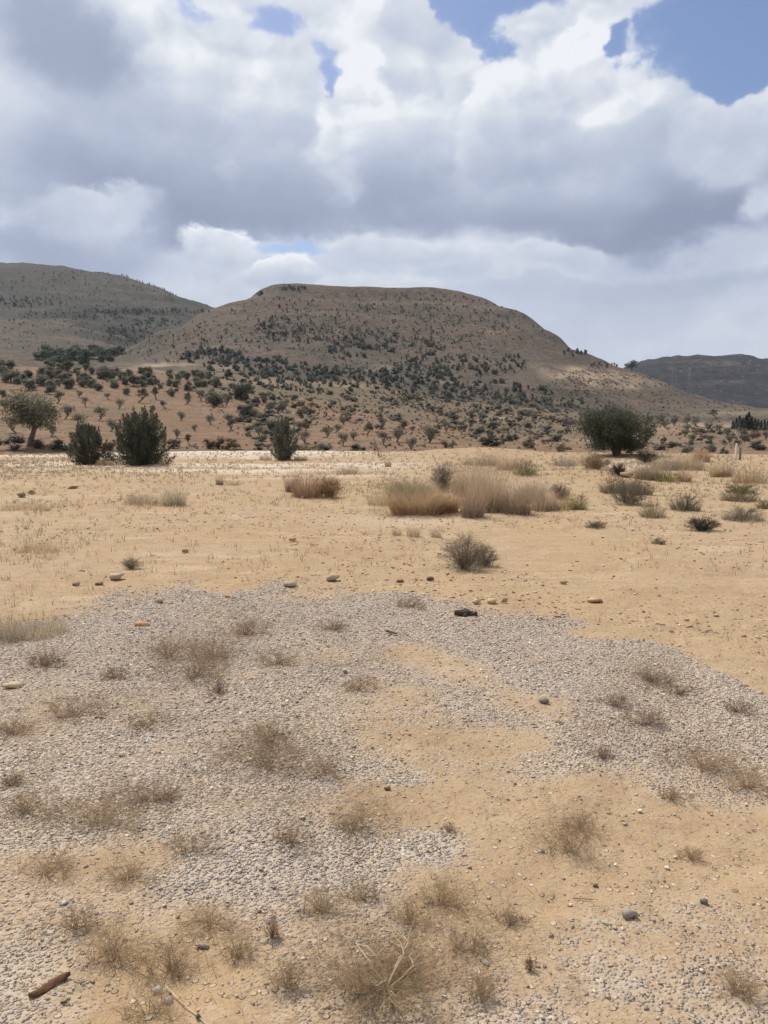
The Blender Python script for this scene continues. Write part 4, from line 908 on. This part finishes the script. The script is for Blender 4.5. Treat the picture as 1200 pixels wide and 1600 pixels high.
grass(1069, 752, 28, 24, 'feather', BROWN, 'rounded brown tuft alone right of the low green herb')
grass(1118, 745, 20, 26, 'feather', BROWN, 'upright brown tuft below the white post, left of two')
grass(1134, 745, 24, 28, 'feather', BROWN, 'upright brown tuft below the white post, right of two')
grass(1172, 754, 56, 32, 'wisp', BROWN, 'spreading pale brown grass near the right edge')
grass(1010, 724, 36, 20, 'bush', DUSK, 'dark twiggy bush just right of the round bush foot')
grass(1040, 734, 56, 24, 'feather', BROWN, 'brown feathery grass behind the tufts, left of three')
grass(1075, 734, 60, 28, 'feather', PALE, 'pale feathery grass behind the tufts, middle of three')
grass(1095, 722, 30, 26, 'feather', RUST, 'rusty feathery grass behind the tufts, right of three')
grass(930, 733, 48, 22, 'bush', RUST, 'rust-brown low bush under the round bush')
grass(885, 728, 44, 20, 'wisp', BROWN, 'brown wispy grass left of the round bush')
grass(820, 741, 44, 24, 'low', GREEN, 'green-brown herb on the earth mound')
grass(795, 734, 54, 28, 'feather', BROWN, 'brown grass on top of the earth mound')
grass(762, 728, 44, 24, 'feather', BROWN, 'brown grass at the left of the earth mound top')
grass(735, 727, 30, 16, 'wisp', RUST, 'rusty thin grass at the left foot of the earth mound')
grass(545, 741, 40, 16, 'wisp', BROWN, 'thin brown grass right above the rust clump')
grass(606, 729, 12, 18, 'feather', STRAW, 'short straw tuft right of the leaning stake')
grass(415, 719, 22, 14, 'wisp', BROWN, 'brown tuft left of the lone pointed shrub')
grass(470, 719, 26, 10, 'wisp', RUST, 'flat rusty grass right of the lone pointed shrub')
grass(165, 727, 34, 12, 'wisp', RUST, 'rusty grass between the two dark shrubs')
grass(255, 725, 26, 14, 'wisp', RUST, 'rusty grass at the right foot of the largest shrub')
grass(50, 992, 120, 38, 'wisp', STRAW, 'straw grass patch at the left edge above the gravel')
grass(10, 1000, 60, 40, 'wisp', BROWN, 'brown grass cut by the left edge above the gravel')
grass(40, 797, 80, 14, 'wisp', STRAW, 'yellow flattened grass near the left edge')
grass(60, 862, 70, 18, 'wisp', BROWN, 'brown thin grass at the left edge of the bare ground')
grass(840, 768, 50, 18, 'wisp', BROWN, 'thin grass behind the right part of the tussock row')

# ------------------------------------------------------------------ dried weeds on the gravel
WEEDB = ((.27, .18, .11), (.44, .32, .20)); WEEDT = ((.32, .225, .125), (.52, .39, .24)); WEEDM = ((.24, .16, .088), (.42, .30, .175)); WEEDD = ((.17, .11, .08), (.31, .215, .155))
def weed(px, py, wpx, hpx, cols, label, n=None, rad=None, sub=5, sub2=3):
    x, y, z, r = spot(px, py - hpx * .1, 1.2); w, h = 1.45 * wpx * r / F, .95 * hpx * r / F; rg = np.random.default_rng(int(px * 17 + py * 3)); p1 = r / 769.0
    A = Acc(); B = Acc(); rad = rad or max(.0006, .17 * p1)
    for (ox, oy, q, m_) in [(0, 0, .62, .45), (-.24, .06, .46, .22), (.25, -.05, .48, .24), (.05, .2, .5, .2)]:
        T = Acc(); twig_plant(T, w * q, h * (.7 + .5 * rg.random()), int((14 + wpx * .34) * m_), rg, cols, rad, sub, sub2, .10, .8)
        A.add(np.concatenate(T.V) + [(ox + .06 * rg.normal()) * w, (oy + .06 * rg.normal()) * w, 0], np.concatenate(T.Q), np.concatenate(T.C))
    twig_plant(B, w * .7, h * 1.0, 14, rg, WEEDT if cols is not WEEDD else WEEDB, rad * 1.5, 3, 1, .2, .8)
    o = link('dried_weed', A.mesh('dried_weed', M_twig), None, (x, y, z)); link('stems', B.mesh('stems', M_twig), o)['kind'] = 'stuff'
    return tag(o, label, 'dried weed')
for a_ in [(300, 1062, 120, 44, WEEDB, 'wide brown weed patch on the left of the gravel'), (330, 1032, 80, 30, WEEDB, 'brown weed right behind the wide patch'), (265, 1028, 70, 26, WEEDB, 'faint brown weed left behind the wide patch'),
           (385, 995, 60, 28, WEEDB, 'brown weed near the top edge of the gravel'), (70, 1042, 60, 24, WEEDD, 'dark reddish weed near the left edge of the gravel'), (175, 1062, 50, 20, WEEDD, 'small dark weed right of the reddish one'),
           (340, 1085, 40, 24, WEEDD, 'small dark weed below the wide patch'), (405, 1200, 130, 54, WEEDB, 'broad brown weed beside the pale stones'), (425, 1160, 70, 30, WEEDB, 'brown weed behind the broad one beside pale stones'),
           (120, 1120, 90, 26, WEEDB, 'flat brown weed on the left gravel'), (230, 1135, 70, 22, WEEDB, 'flat brown weed right of the left flat one'), (150, 1290, 130, 44, WEEDT, 'large tan weed on the left above the foreground'),
           (240, 1255, 90, 34, WEEDB, 'brown weed right above the large tan weed'), (40, 1275, 80, 36, WEEDB, 'brown weed cut short near the left edge'), (550, 1300, 80, 44, WEEDB, 'bushy brown weed left of the sandy hollow'),
           (455, 1320, 70, 32, WEEDB, 'brown weed left of the bushy one by the hollow'), (885, 1335, 96, 52, WEEDB, 'fluffy brown weed on the right foreground sand'), (905, 1300, 60, 30, WEEDB, 'brown weed behind the fluffy one'),
           (960, 1105, 50, 22, WEEDD, 'dark brown weed on the right gravel, left of two'), (1010, 1135, 70, 28, WEEDD, 'dark brown weed on the right gravel, right of two'), (1020, 1068, 60, 20, WEEDD, 'dark weed near the upper right gravel edge'),
           (1060, 1085, 50, 18, WEEDD, 'small dark weed right of the upper one'), (1155, 1115, 40, 18, WEEDD, 'small dark weed at the right end of the gravel'), (1100, 1205, 100, 34, WEEDB, 'brown weed on the lower right gravel'),
           (1170, 1235, 70, 30, WEEDB, 'brown weed near the right edge'), (1050, 1250, 40, 18, WEEDB, 'faint weed left of the lower right one'), (940, 1185, 40, 16, WEEDD, 'dark speck-like weed below the right gravel'),
           (560, 1080, 60, 18, WEEDB, 'faint flat weed in the middle of the gravel'), (640, 950, 50, 16, WEEDB, 'faint weed at the far gravel edge'), (520, 985, 60, 16, WEEDB, 'faint weed on the far gravel'),
           (690, 1420, 80, 40, WEEDT, 'tan weed above right of the large pale-stemmed weed'), (640, 1440, 60, 40, WEEDT, 'tan weed right behind the large pale-stemmed weed'), (800, 1445, 50, 22, WEEDD, 'thin dark weed right of the tan weeds'),
           (425, 1470, 30, 44, WEEDD, 'upright dark weed left of the large pale-stemmed weed'), (265, 1525, 80, 50, WEEDB, 'dense brown weed in the lower left foreground'), (180, 1515, 110, 70, WEEDT, 'open tan weed with long stems in the lower left'),
           (375, 1500, 60, 44, WEEDT, 'tan weed between the lower left weed and the large one'), (828, 1520, 20, 24, WEEDD, 'tiny dark seedling on the right foreground sand'), (1080, 1345, 40, 20, WEEDB, 'small brown weed on the right sand'), (750, 1560, 60, 40, WEEDT, 'tan weed right of the large pale-stemmed weed foot'),
           (330, 1445, 90, 34, WEEDT, 'tan weed in the left foreground above the dense brown one'), (110, 1455, 90, 34, WEEDB, 'brown weed at the lower left above the bark strip'), (500, 1430, 80, 40, WEEDT, 'tan weed left behind the large pale-stemmed weed'), (560, 1405, 70, 34, WEEDB, 'brown weed straight behind the large pale-stemmed weed'),
           (450, 1545, 70, 46, WEEDT, 'tan weed hugging the left of the large pale-stemmed weed'), (740, 1490, 70, 36, WEEDB, 'brown weed hugging the right of the large pale-stemmed weed'), (70, 1370, 90, 30, WEEDB, 'brown weed on the left gravel border'), (300, 1330, 80, 28, WEEDB, 'brown weed on the lower left gravel'), (500, 1215, 70, 30, WEEDB, 'brown weed right of the broad one beside pale stones'), (20, 1150, 70, 24, WEEDB, 'brown weed at the left edge of the mid gravel'), (430, 1040, 70, 22, WEEDB, 'faint brown weed right of the wide patch'), (230, 1590, 90, 40, WEEDT, 'tan weed at the bottom edge on the left'),
           (1160, 1560, 90, 30, WEEDB, 'faint weed in the bottom right corner'), (20, 1230, 40, 20, WEEDD, 'dark weed at the left edge of the gravel'), (700, 1300, 30, 14, WEEDB, 'faint weed in the sandy hollow'), (200, 1375, 90, 30, WEEDT, 'thin tan weed in the left foreground')]:
    weed(*a_)
# ---- the large pale-stemmed weed in front
x, y, z, r = spot(604, 1545, 1.0); rg = np.random.default_rng(808)
o = empty('dried_weed', (x, y, z)); tag(o, 'large dried weed with long pale stems spreading from one root', 'dried weed')
PALEW = ((.40, .31, .20), (.56, .45, .31))
ENDS = [(-.125, .165, .06), (-.07, .30, .05), (-.02, .23, .10), (.05, .16, .09), (.11, .14, .05), (.14, .06, .05), (.155, .03, .02), (.10, -.03, .03), (.05, -.09, .02), (-.01, -.12, .02), (-.06, -.08, .03), (-.12, .0, .05), (-.16, .05, .04), (-.08, .08, .12), (.02, .10, .14), (.08, .10, .12), (-.03, -.05, .10)]
for k, e in enumerate(ENDS):
    e = np.array(e) * 1.05; e = e * rg.uniform(.75, 1.0) * [1, 1, .6]; nrm = np.array([-e[1], e[0], 0]) * rg.normal() * .28; q = [np.array([0, 0, -.004]), e * [.22, .22, .5] + nrm * .6 + rg.normal(size=3) * .004, e * [.45, .45, .9] + nrm + rg.normal(size=3) * .006, e * [.72, .72, 1.0] + nrm * .5 + rg.normal(size=3) * .009, e + rg.normal(size=3) * .006]
    A = Acc(); c = np.asarray(PALEW[0]) + (np.asarray(PALEW[1]) - PALEW[0]) * rg.random()
    A.add(*tube(q, [.0030, .0025, .0019, .0014, .0008], 5), c)
    for s_ in range(4):
        jj = rg.integers(1, 4); b_ = q[jj] + (q[jj + 1] - q[jj]) * rg.random(); e2 = b_ + (unit(e) * .6 + rg.normal(size=3) * .5) * rg.uniform(.03, .07); e2[2] = abs(e2[2])
        A.add(*tube([b_, (b_ + e2) / 2 + rg.normal(size=3) * .004, e2], [.0012, .0009, .0005], 4), c)
    link('stem', A.mesh('stem', M_twig), o)
A = Acc(); twig_plant(A, .60, .055, 34, rg, WEEDT, .0007, 8, 4, .1, .95); twig_plant(A, .42, .05, 30, rg, WEEDM, .0008, 8, 4, .1, .95); link('twigs', A.mesh('twigs', M_twig), o)['kind'] = 'stuff'

# ------------------------------------------------------------------ gravel, pebbles and clods (uncountable)
GV = [stone_shape(np.random.default_rng(900 + k), 7, 1, .78, .48) for k in range(20)]
def scatter(name, P, size, cols, label, flat=1.0, bury=.25, seed=0):
    rg = np.random.default_rng(seed); n = len(P); kind = rg.integers(0, len(GV), n); Vs, Fs, Cs = [], [], []; off = 0
    th = rg.uniform(0, 2 * PI, n); tx = rg.normal(size=n) * .3
    for k, (v, f) in enumerate(GV):
        i = np.nonzero(kind == k)[0]
        if not len(i): continue
        c_, s_ = np.cos(th[i])[:, None], np.sin(th[i])[:, None]; W = v[None] * size[i][:, None, None] * [1, 1, flat]
        z_ = W[..., 2] + W[..., 0] * np.tan(tx[i])[:, None] * .6
        W = np.stack([W[..., 0] * c_ - W[..., 1] * s_, W[..., 0] * s_ + W[..., 1] * c_, z_ + (size[i] * .48 * (1 - 2 * bury))[:, None]], -1) + P[i][:, None]
        Vs.append(W.reshape(-1, 3)); Fs.append((f[None] + (np.arange(len(i)) * len(v))[:, None, None]).reshape(-1, 3) + off); off += len(i) * len(v); Cs.append(np.repeat(cols[i], len(v), 0))
    o = link(name, mk(name, np.concatenate(Vs), np.concatenate(Fs), M_stone, np.concatenate(Cs))); tag(o, label, None, None, 'stuff'); return o
def ground_z(x, y):
    r = np.hypot(x, y); a = np.arctan2(x, y); i = np.clip(np.searchsorted(AZ, a) - 1, 0, NA - 2); j = np.clip(np.searchsorted(RR, r) - 1, 0, NR - 2)
    s = (a - AZ[i]) / (AZ[i + 1] - AZ[i]); t = (r - RR[j]) / (RR[j + 1] - RR[j])
    return (Zg[i, j] * (1 - t) + Zg[i, j + 1] * t) * (1 - s) + (Zg[i + 1, j] * (1 - t) + Zg[i + 1, j + 1] * t) * s
def cloud_xy(n, r0, r1, power, rg, half=.56):
    a = rg.uniform(-half, half, n); r = (r0 ** power + rg.random(n) * (r1 ** power - r0 ** power)) ** (1 / power); return r * np.sin(a), r * np.cos(a), r
def stone_cols(n, rg, pal):
    pal = np.asarray(pal, float); k = rg.choice(len(pal), n, p=pal[:, 3] / pal[:, 3].sum()); return pal[k, :3] * rg.uniform(.8, 1.2, (n, 1)) * (1 + .03 * rg.normal(size=(n, 3)))
GREYS = [(.44, .385, .345, 30), (.34, .295, .265, 14), (.50, .445, .405, 24), (.22, .195, .175, 5), (.53, .45, .36, 12), (.66, .60, .52, 5), (.44, .33, .225, 8)]
TANS = [(.46, .33, .19, 30), (.38, .27, .165, 20), (.56, .44, .30, 22), (.31, .22, .14, 12), (.62, .52, .39, 12), (.36, .30, .25, 6), (.24, .17, .115, 3)]
rg = np.random.default_rng(950)
x, y, r = cloud_xy(215000, 1.7, 9.2, 1.5, rg); px, py = topx(x, y, 0); gm = gravel_map(x, y, px, py); li = litter_map(x, y, px, py)
keep = rg.random(len(x)) < (.9 * sstep(.05, .95, gm)) * (1 - .35 * li); x, y, r, px, py = x[keep], y[keep], r[keep], px[keep], py[keep]
pale = np.clip(.9 * ell(px, py, 330, 1140, 70, 40) + 1.0 * ell(px, py, 565, 1180, 40, 40) + .8 * ell(px, py, 520, 1090, 90, 40) + .7 * ell(px, py, 800, 1080, 80, 50) + .5 * ell(px, py, 720, 1000, 90, 30) + .7 * ell(px, py, 870, 1190, 60, 50), 0, 1)
size = .0030 * np.minimum(np.exp(rg.normal(size=len(x)) * .60), 3.4) * (1 + .35 * pale) * (1 + .14 * np.clip(r - 2, 0, 6))
c = stone_cols(len(x), rg, GREYS); pk = rg.random(len(x)) < pale * .75; c[pk] = stone_cols(int(pk.sum()), rg, [(.62, .565, .48, 4), (.50, .45, .38, 5), (.40, .37, .34, 3), (.70, .65, .57, 1)])
tn = sstep(1000, 1260, py)[:, None]; c = np.minimum(c * [.90, .84, .79] + np.array([.40, .33, .28]) * .18 * (1 - tn) + np.array([.46, .34, .22]) * .20 * tn, .8)
scatter('gravel', np.stack([x, y, ground_z(x, y)], 1), size, c, 'grey crushed gravel spread over the sandy foreground', .85, .30, 1)
print('gravel', len(x))
x, y, r = cloud_xy(13000, 1.6, 8, 1.5, rg); px, py = topx(x, y, 0); keep = rg.random(len(x)) < 1 - .75 * gravel_map(x, y, px, py); x, y = x[keep], y[keep]
size = .0038 * np.exp(rg.normal(size=len(x)) * .5); c = stone_cols(len(x), rg, TANS); gk = rg.random(len(x)) < .42; c[gk] = stone_cols(int(gk.sum()), rg, GREYS)
scatter('pebbles', np.stack([x, y, ground_z(x, y)], 1), size, c, 'small pebbles lying loose on the foreground sand', .9, .2, 2)
x, y, r = cloud_xy(30000, 6.0, 42, .7, rg); px, py = topx(x, y, 0)
keep = (rg.random(len(x)) < (1 - gravel_map(x, y, px, py)) * (.12 + .88 * sstep(-.2, .5, fbm(x, y, 2.6, 4, 201)))); x, y, r = x[keep], y[keep], r[keep]
size = .0080 * np.minimum(np.exp(rg.normal(size=len(x)) * .62), 2.6) * (1 + .035 * r); c = stone_cols(len(x), rg, TANS)
scatter('stony_rubble', np.stack([x, y, ground_z(x, y)], 1), size, c, 'tan stones and clods strewn over the bare flat', .8, .25, 3)
# thin dry grass spread over the flat
A = Acc(); rg = np.random.default_rng(960)
x, y, r = cloud_xy(30000, 5.5, 43, .9, rg); px, py = topx(x, y, 0)
dn = np.clip(straw_map(x, y, px, py) * 1.0 + .10 * sstep(-.3, .5, fbm(x, y, 1.8, 3, 311)) + .10 * sstep(790, 720, py), 0, 1) * (1 - gravel_map(x, y, px, py)); keep = rg.random(len(x)) < dn
x, y, r = x[keep], y[keep], r[keep]; z = ground_z(x, y); n = len(x); nb = 5
bp = np.repeat(np.stack([x, y, z], 1), nb, 0); rb = np.repeat(r, nb); m_ = len(bp); bp[:, :2] += rg.normal(size=(m_, 2)) * .035
h = (.028 + .06 * rg.random(m_)) * (1 + .012 * rb); th = rg.uniform(0, 2 * PI, m_); d = np.stack([np.cos(th) * .55, np.sin(th) * .55, np.ones(m_)], 1) * h[:, None]
sd = np.stack([-np.sin(th), np.cos(th), 0 * th], 1) * (np.maximum(.002, .0004 * rb))[:, None]
V = np.stack([bp - sd, bp + sd, bp + d], 1).reshape(-1, 3); A.add(V, np.arange(m_ * 3).reshape(-1, 3), np.repeat(mixcol(STRAW[0], PALE[1], rg.random(m_)), 3, 0))
o = link('dry_grass', A.mesh('dry_grass', M_dry)); tag(o, 'thin dry straw grass spread over the flat', None, None, 'stuff'); print('straw', m_)
# fine plant litter on the gravel
x, y, r = cloud_xy(190000, 1.7, 9, 1.4, rg); px, py = topx(x, y, 0); keep = rg.random(len(x)) < litter_map(x, y, px, py) * .8 + .03; x, y, r = x[keep], y[keep], r[keep]; n = len(x)
P0 = np.stack([x, y, ground_z(x, y) + .004 + .012 * rg.random(n)], 1); d = rdir(n, rg) * [1, 1, .6]; d[:, 2] = np.abs(d[:, 2]); P1 = P0 + d * (.012 + .045 * rg.random(n) ** 1.5)[:, None]
A = Acc(); V, F_ = prisms(P0, P1, .00055 + .00009 * r, .0004); A.add(V, F_, np.repeat(mixcol(WEEDD[0], WEEDT[1], rg.random(n)), 6, 0))
o = link('plant_litter', A.mesh('plant_litter', M_twig)); tag(o, 'broken dry twigs littering the gravel', None, None, 'stuff'); print('litter', n)

# pale ledges and loose blocks on the hill
pts, sz = [], []; rg = np.random.default_rng(970)
for (n_, cx, cy, rx, ry, lo, hi) in [(160, 500, 521, 130, 4, .8, 2.4), (120, 600, 545, 160, 5, .8, 2.2), (120, 620, 572, 140, 6, .8, 2.2), (220, 935, 588, 60, 10, .5, 1.8), (160, 650, 500, 160, 36, .6, 1.8), (120, 430, 540, 120, 40, .6, 1.8), (140, 120, 480, 140, 40, .8, 3), (160, 980, 620, 120, 22, .4, 1.4), (80, 1100, 570, 90, 10, 1.5, 5)]:
    for _ in range(n_):
        a, q = rg.uniform(0, 2 * PI), math.sqrt(rg.random()); p = spot(cx + rx * q * math.cos(a), cy + ry * q * math.sin(a), 230); pts.append(p[:3]); sz.append(rg.uniform(lo, hi) * .5)
scatter('hillside_rocks', np.array(pts), np.array(sz), stone_cols(len(pts), rg, [(.30, .25, .20, 3), (.24, .20, .165, 3), (.19, .155, .125, 2)]), 'pale ledges and loose blocks on the hillsides', .7, .3, 4)

# ------------------------------------------------------------------ single rocks and bits on the ground
def rock(px, py, wpx, hpx, col, label, flat=None, mat=None, name='rock', n=15, rz=None, cat=None):
    x, y, z, r = spot(px, py, 1.0); rg = np.random.default_rng(int(px * 5 + py * 11)); w, h = wpx * r / F, hpx * r / F
    V, F_ = stone_shape(rg, n, .5, .40, .5); V[:, 2] = np.maximum(V[:, 2], -.12)
    V = V * [w, w, h * 1.15]
    me = mk(name, V, F_, mat or M_stone, np.tile(np.asarray(col), (len(V), 1)) * rg.uniform(.9, 1.1, (len(V), 1)))
    o = link(name, me, None, (x, y, z + h * .28), (0, 0, rz if rz is not None else rg.uniform(-.4, .4)))
    return tag(o, label, cat or 'rock')
TAN_, PALE_, GREY_, DK_, ORG = (.44, .32, .19), (.43, .345, .245), (.27, .255, .245), (.13, .10, .075), (.50, .27, .13)
rock(184, 905, 28, 12, PALE_, 'flat grey-tan rock in front of the dark brown tuft')
rock(34, 777, 15, 8, (.25, .18, .11), 'brown squarish rock at the left, lower of two')
rock(49, 771, 14, 7, (.34, .25, .16), 'brown squarish rock at the left, upper of two')
rock(930, 941, 28, 9, (.48, .33, .20), 'long flat orange-brown rock on the bare ground right of the gravel')
rock(880, 913, 12, 8, (.33, .23, .14), 'small brown rock above left of the long flat one')
rock(520, 907, 24, 14, PALE_, 'pale pointed rock on the upper edge of the gravel')
rock(453, 916, 22, 10, (.46, .35, .26), 'pinkish pale rock left of the pointed one')
rock(745, 943, 14, 10, (.55, .42, .26), 'yellow rock in the small row of stones by the gravel edge')
rock(768, 943, 18, 10, (.52, .38, .22), 'yellow rock right of the yellow one by the gravel edge')
rock(788, 942, 10, 11, (.36, .26, .16), 'brown upright stone at the end of the stone row')
rock(672, 907, 13, 8, DK_, 'dark brown stone below the lone twiggy bush')
rock(625, 909, 14, 6, (.24, .17, .11), 'dark flat stone left of the dark brown one')
rock(650, 907, 8, 6, TAN_, 'small tan stone between two dark ones')
rock(457, 846, 15, 8, (.46, .33, .17), 'yellow-brown stone in the middle of the bare ground')
rock(289, 864, 12, 8, (.28, .20, .13), 'brown stone on the left bare ground')
rock(250, 942, 11, 9, (.42, .34, .15), 'yellow-green stone on the far left gravel')
rock(355, 934, 11, 6, (.58, .36, .22), 'orange stone on the far gravel')
rock(222, 978, 24, 7, ORG, 'orange-brown flat stone on the left gravel')
rock(20, 1074, 32, 8, (.46, .36, .235), 'half-buried flat yellow rock at the left edge')
rock(540, 1053, 10, 7, (.22, .165, .12), 'small dark round stone in the middle of the gravel')
rock(605, 1234, 12, 7, (.22, .12, .07), 'rusty brown stone in the sandy hollow')
rock(190, 1182, 11, 9, (.60, .47, .30), 'pale orange stone on the left gravel')
rock(850, 1098, 20, 11, (.24, .205, .17), 'dark grey lump on the right gravel')
rock(984, 1433, 27, 17, (.33, .295, .25), 'rough dark grey rock alone on the right foreground sand', n=13)
rock(262, 1567, 18, 12, (.48, .45, .41), 'pale rounded grey stone in the lower left foreground')
rock(245, 1552, 18, 14, (.40, .38, .36), 'rough grey stone behind the pale rounded one')
rock(310, 1592, 14, 10, DK_, 'dark stone at the bottom edge on the left')
rock(1000, 1270, 9, 7, (.70, .66, .58), 'small white stone on the right foreground')
rock(1042, 1358, 9, 6, (.72, .69, .63), 'small white stone right above the rough dark rock')
rock(848, 1592, 9, 8, (.70, .66, .58), 'small white stone at the bottom edge')
rock(760, 1508, 12, 9, (.42, .40, .38), 'grey stone right of the large pale-stemmed weed')
rock(1100, 1412, 13, 9, (.13, .115, .10), 'dark stone in the gravel patch on the right')
rock(100, 1413, 14, 8, (.45, .42, .40), 'pale grey stone in the left foreground gravel')
rock(930, 1385, 10, 6, DK_, 'tiny dark flat stone left of the rough dark rock')
rock(120, 915, 16, 6, (.24, .18, .12), 'dark flat clod left of the flat grey-tan rock', name='clod', cat='clod')
rock(155, 914, 14, 6, (.26, .18, .12), 'dark clod beside the flat grey-tan rock', name='clod', cat='clod')
rock(115, 764, 18, 6, (.27, .20, .13), 'brown clod right of the squarish rocks', name='clod', cat='clod')
rock(920, 707 + 25, 16, 7, (.30, .21, .13), 'brown clod below the round bush', name='clod', cat='clod')
rock(978, 745, 22, 9, PALE_, 'pale rock on the low earth bank beside the dark bush')
# dark crumbly clump on the gravel edge: three lobes
x, y, z, r = spot(728, 962, 2); o = empty('dung_pile', (x, y, z)); tag(o, 'dark brown crumbly dung pile on the gravel edge', 'dung')
rg = np.random.default_rng(33)
for (dx, dy, s_) in [(-.055, 0, .045), (.0, .01, .05), (.055, -.005, .042), (-.02, -.03, .03), (.03, .03, .034)]:
    V, F_ = stone_shape(rg, 24, 1, .8, .62); link('lump', mk('lump', V * s_, F_, M_dark), o, (dx, dy, s_ * .45))
# curved piece of bark lower left
x, y, z, r = spot(78, 1542, 1.0); rg = np.random.default_rng(35)
L = np.linspace(-1, 1, 9); A = Acc(); n = 7
Vb = []
for t in L:
    wv = .0105 * (1 - abs(t) ** 3) + .003; cx_, cy_ = .040 * t, .036 * t + .009 * math.sin(t * 2.6)
    for s_ in np.linspace(-1, 1, n): Vb.append([cx_ - .66 * wv * s_, cy_ + .75 * wv * s_, .006 + .007 * (1 - s_ ** 2) + .002 * rg.normal() * .4 + .004 * max(0, t)])
i = np.arange(8 * (n - 1)); q = (i // (n - 1)) * n + i % (n - 1); F_ = np.stack([q, q + 1, q + n + 1, q + n], 1)
Vb = np.array(Vb); Vt = np.concatenate([Vb, Vb - [0, 0, .004]]); Fl = F_[:, ::-1] + len(Vb)
o = link('bark_piece', mk('bark_piece', Vt, np.concatenate([F_, Fl]), M_barkchip), None, (x, y, z)); tag(o, 'curved strip of dark red-brown bark in the lower left corner', 'bark')
# pale dry stalk in the lower left, two short sticks
def stick(pts, rad, col, label, name='dry_stick'):
    q = []
    for (px, py, dz) in pts:
        x, y, z, r = spot(px, py, 1.0); q.append([x, y, z + dz])
    q = np.array(q); b_ = q[0].copy(); A = Acc(); A.add(*tube(q - b_, np.linspace(rad, rad * .6, len(q)), 6), col)
    tag(link(name, A.mesh(name, M_twig), None, b_), label, 'stick')
stick([(258, 1545, .010), (285, 1572, .008), (325, 1605, .006)], .0021, (.52, .43, .29), 'pale straight stalk in the lower left corner beside the grey stones')
stick([(895, 1406, .006), (928, 1408, .006)], .0016, (.16, .115, .08), 'short thin dark stick left of the rough dark rock')
stick([(1043, 1232, .006), (1068, 1250, .006)], .0022, (.22, .13, .08), 'thin brown stick on the lower right gravel')
stick([(603, 990, .02), (620, 993, .015)], .010, (.12, .085, .06), 'short dark stick on the far gravel')

# ------------------------------------------------------------------ posts, stake, pylon
def post(px, py, wpx, hpx, mat, label, name='fence_post', lean=(0, 0)):
    x, y, z, r = spot(px, py, 20); w, h = wpx * r / F, hpx * r / F; bm = bmesh.new()
    bmesh.ops.create_cube(bm, size=1, matrix=Matrix.Translation((0, 0, h / 2 - .04)) @ Matrix.Diagonal((w, w, h + .08, 1)))
    bmesh.ops.bevel(bm, geom=[e for e in bm.edges], offset=w * .14, segments=2, affect='EDGES')
    me = bpy.data.meshes.new(name); bm.to_mesh(me); bm.free(); me.materials.append(mat)
    tag(link(name, me, None, (x, y, z), (lean[0], lean[1], .3)), label, 'post')
post(1149, 718, 2.4, 23, M_paint, 'short whitewashed concrete post at the right edge of the flat', lean=(0, .04))
post(1156, 719, 2.6, 18, M_wood, 'thin grey wooden post right behind the whitewashed one')
x, y, z, r = spot(593, 714, 5); A = Acc(); A.add(*tube([[0, 0, -.05], [-.10, .02, .4], [-.26, .05, .86]], [.030, .026, .02], 7, np.random.default_rng(1), .1)); tag(link('leaning_stake', A.mesh('leaning_stake', M_wood, True), None, (x, y, z)), 'dark wooden stake leaning left at the edge of the flat', 'stake')
def pylon(px, topy, r, basepy, label, wide=9.0, th=.32):
    a, te0 = ray(px, basepy); te1 = ray(px, topy)[1]; x, y = r * math.sin(a), r * math.cos(a); z0 = zat(x, y); H = EYE + r * te1 - z0
    o = empty('power_pylon', (x, y, z0), -a + .25); tag(o, label, 'pylon')
    def hw(t): return .5 * wide * (1 - t) ** 1.25 + .55
    lv = np.array([0, .16, .31, .45, .58, .69, .79, .88, 1.0]); cor = [(-1, -1), (1, -1), (1, 1), (-1, 1)]
    for (sx_, sy_) in cor: link('leg', (lambda A_: (A_.add(*tube([[sx_ * hw(t), sy_ * hw(t), t * H] for t in lv], [th * .5] * len(lv), 4)), A_.mesh('leg', M_steel))[1])(Acc()), o)
    P0, P1 = [], []
    for t0, t1 in zip(lv[:-1], lv[1:]):
        for k in range(4):
            c0, c1 = cor[k], cor[(k + 1) % 4]; f = lambda c, t: [c[0] * hw(t), c[1] * hw(t), t * H]
            P0 += [f(c0, t0), f(c1, t0), f(c0, t1)]; P1 += [f(c1, t1), f(c0, t1), f(c1, t1)]
    A = Acc(); A.add(*prisms(P0, P1, th * .36, th * .36)); link('bracing', A.mesh('bracing', M_steel), o)
    for t, half in ((.72, 6.2), (.83, 5.0), (.94, 3.8)):
        A = Acc(); hz_ = t * H
        for s_ in (-1, 1):
            A.add(*prisms([[0, -hw(t), hz_], [0, hw(t), hz_], [0, 0, hz_ + 2.0], [s_ * half * .5, 0, hz_ + 1]], [[s_ * half, 0, hz_ + .3], [s_ * half, 0, hz_ + .3], [s_ * half, 0, hz_ + .3], [s_ * half * .5, 0, hz_]], th * .42, th * .42))
        link('crossarm', A.mesh('crossarm', M_steel), o)
pylon(1053, 556, 800, 610, 'grey lattice power pylon standing behind the right slope', 8.0, .20)
pylon(1077, 574, 1150, 612, 'faint second lattice pylon, right of and farther than the first', 6.5, .15)
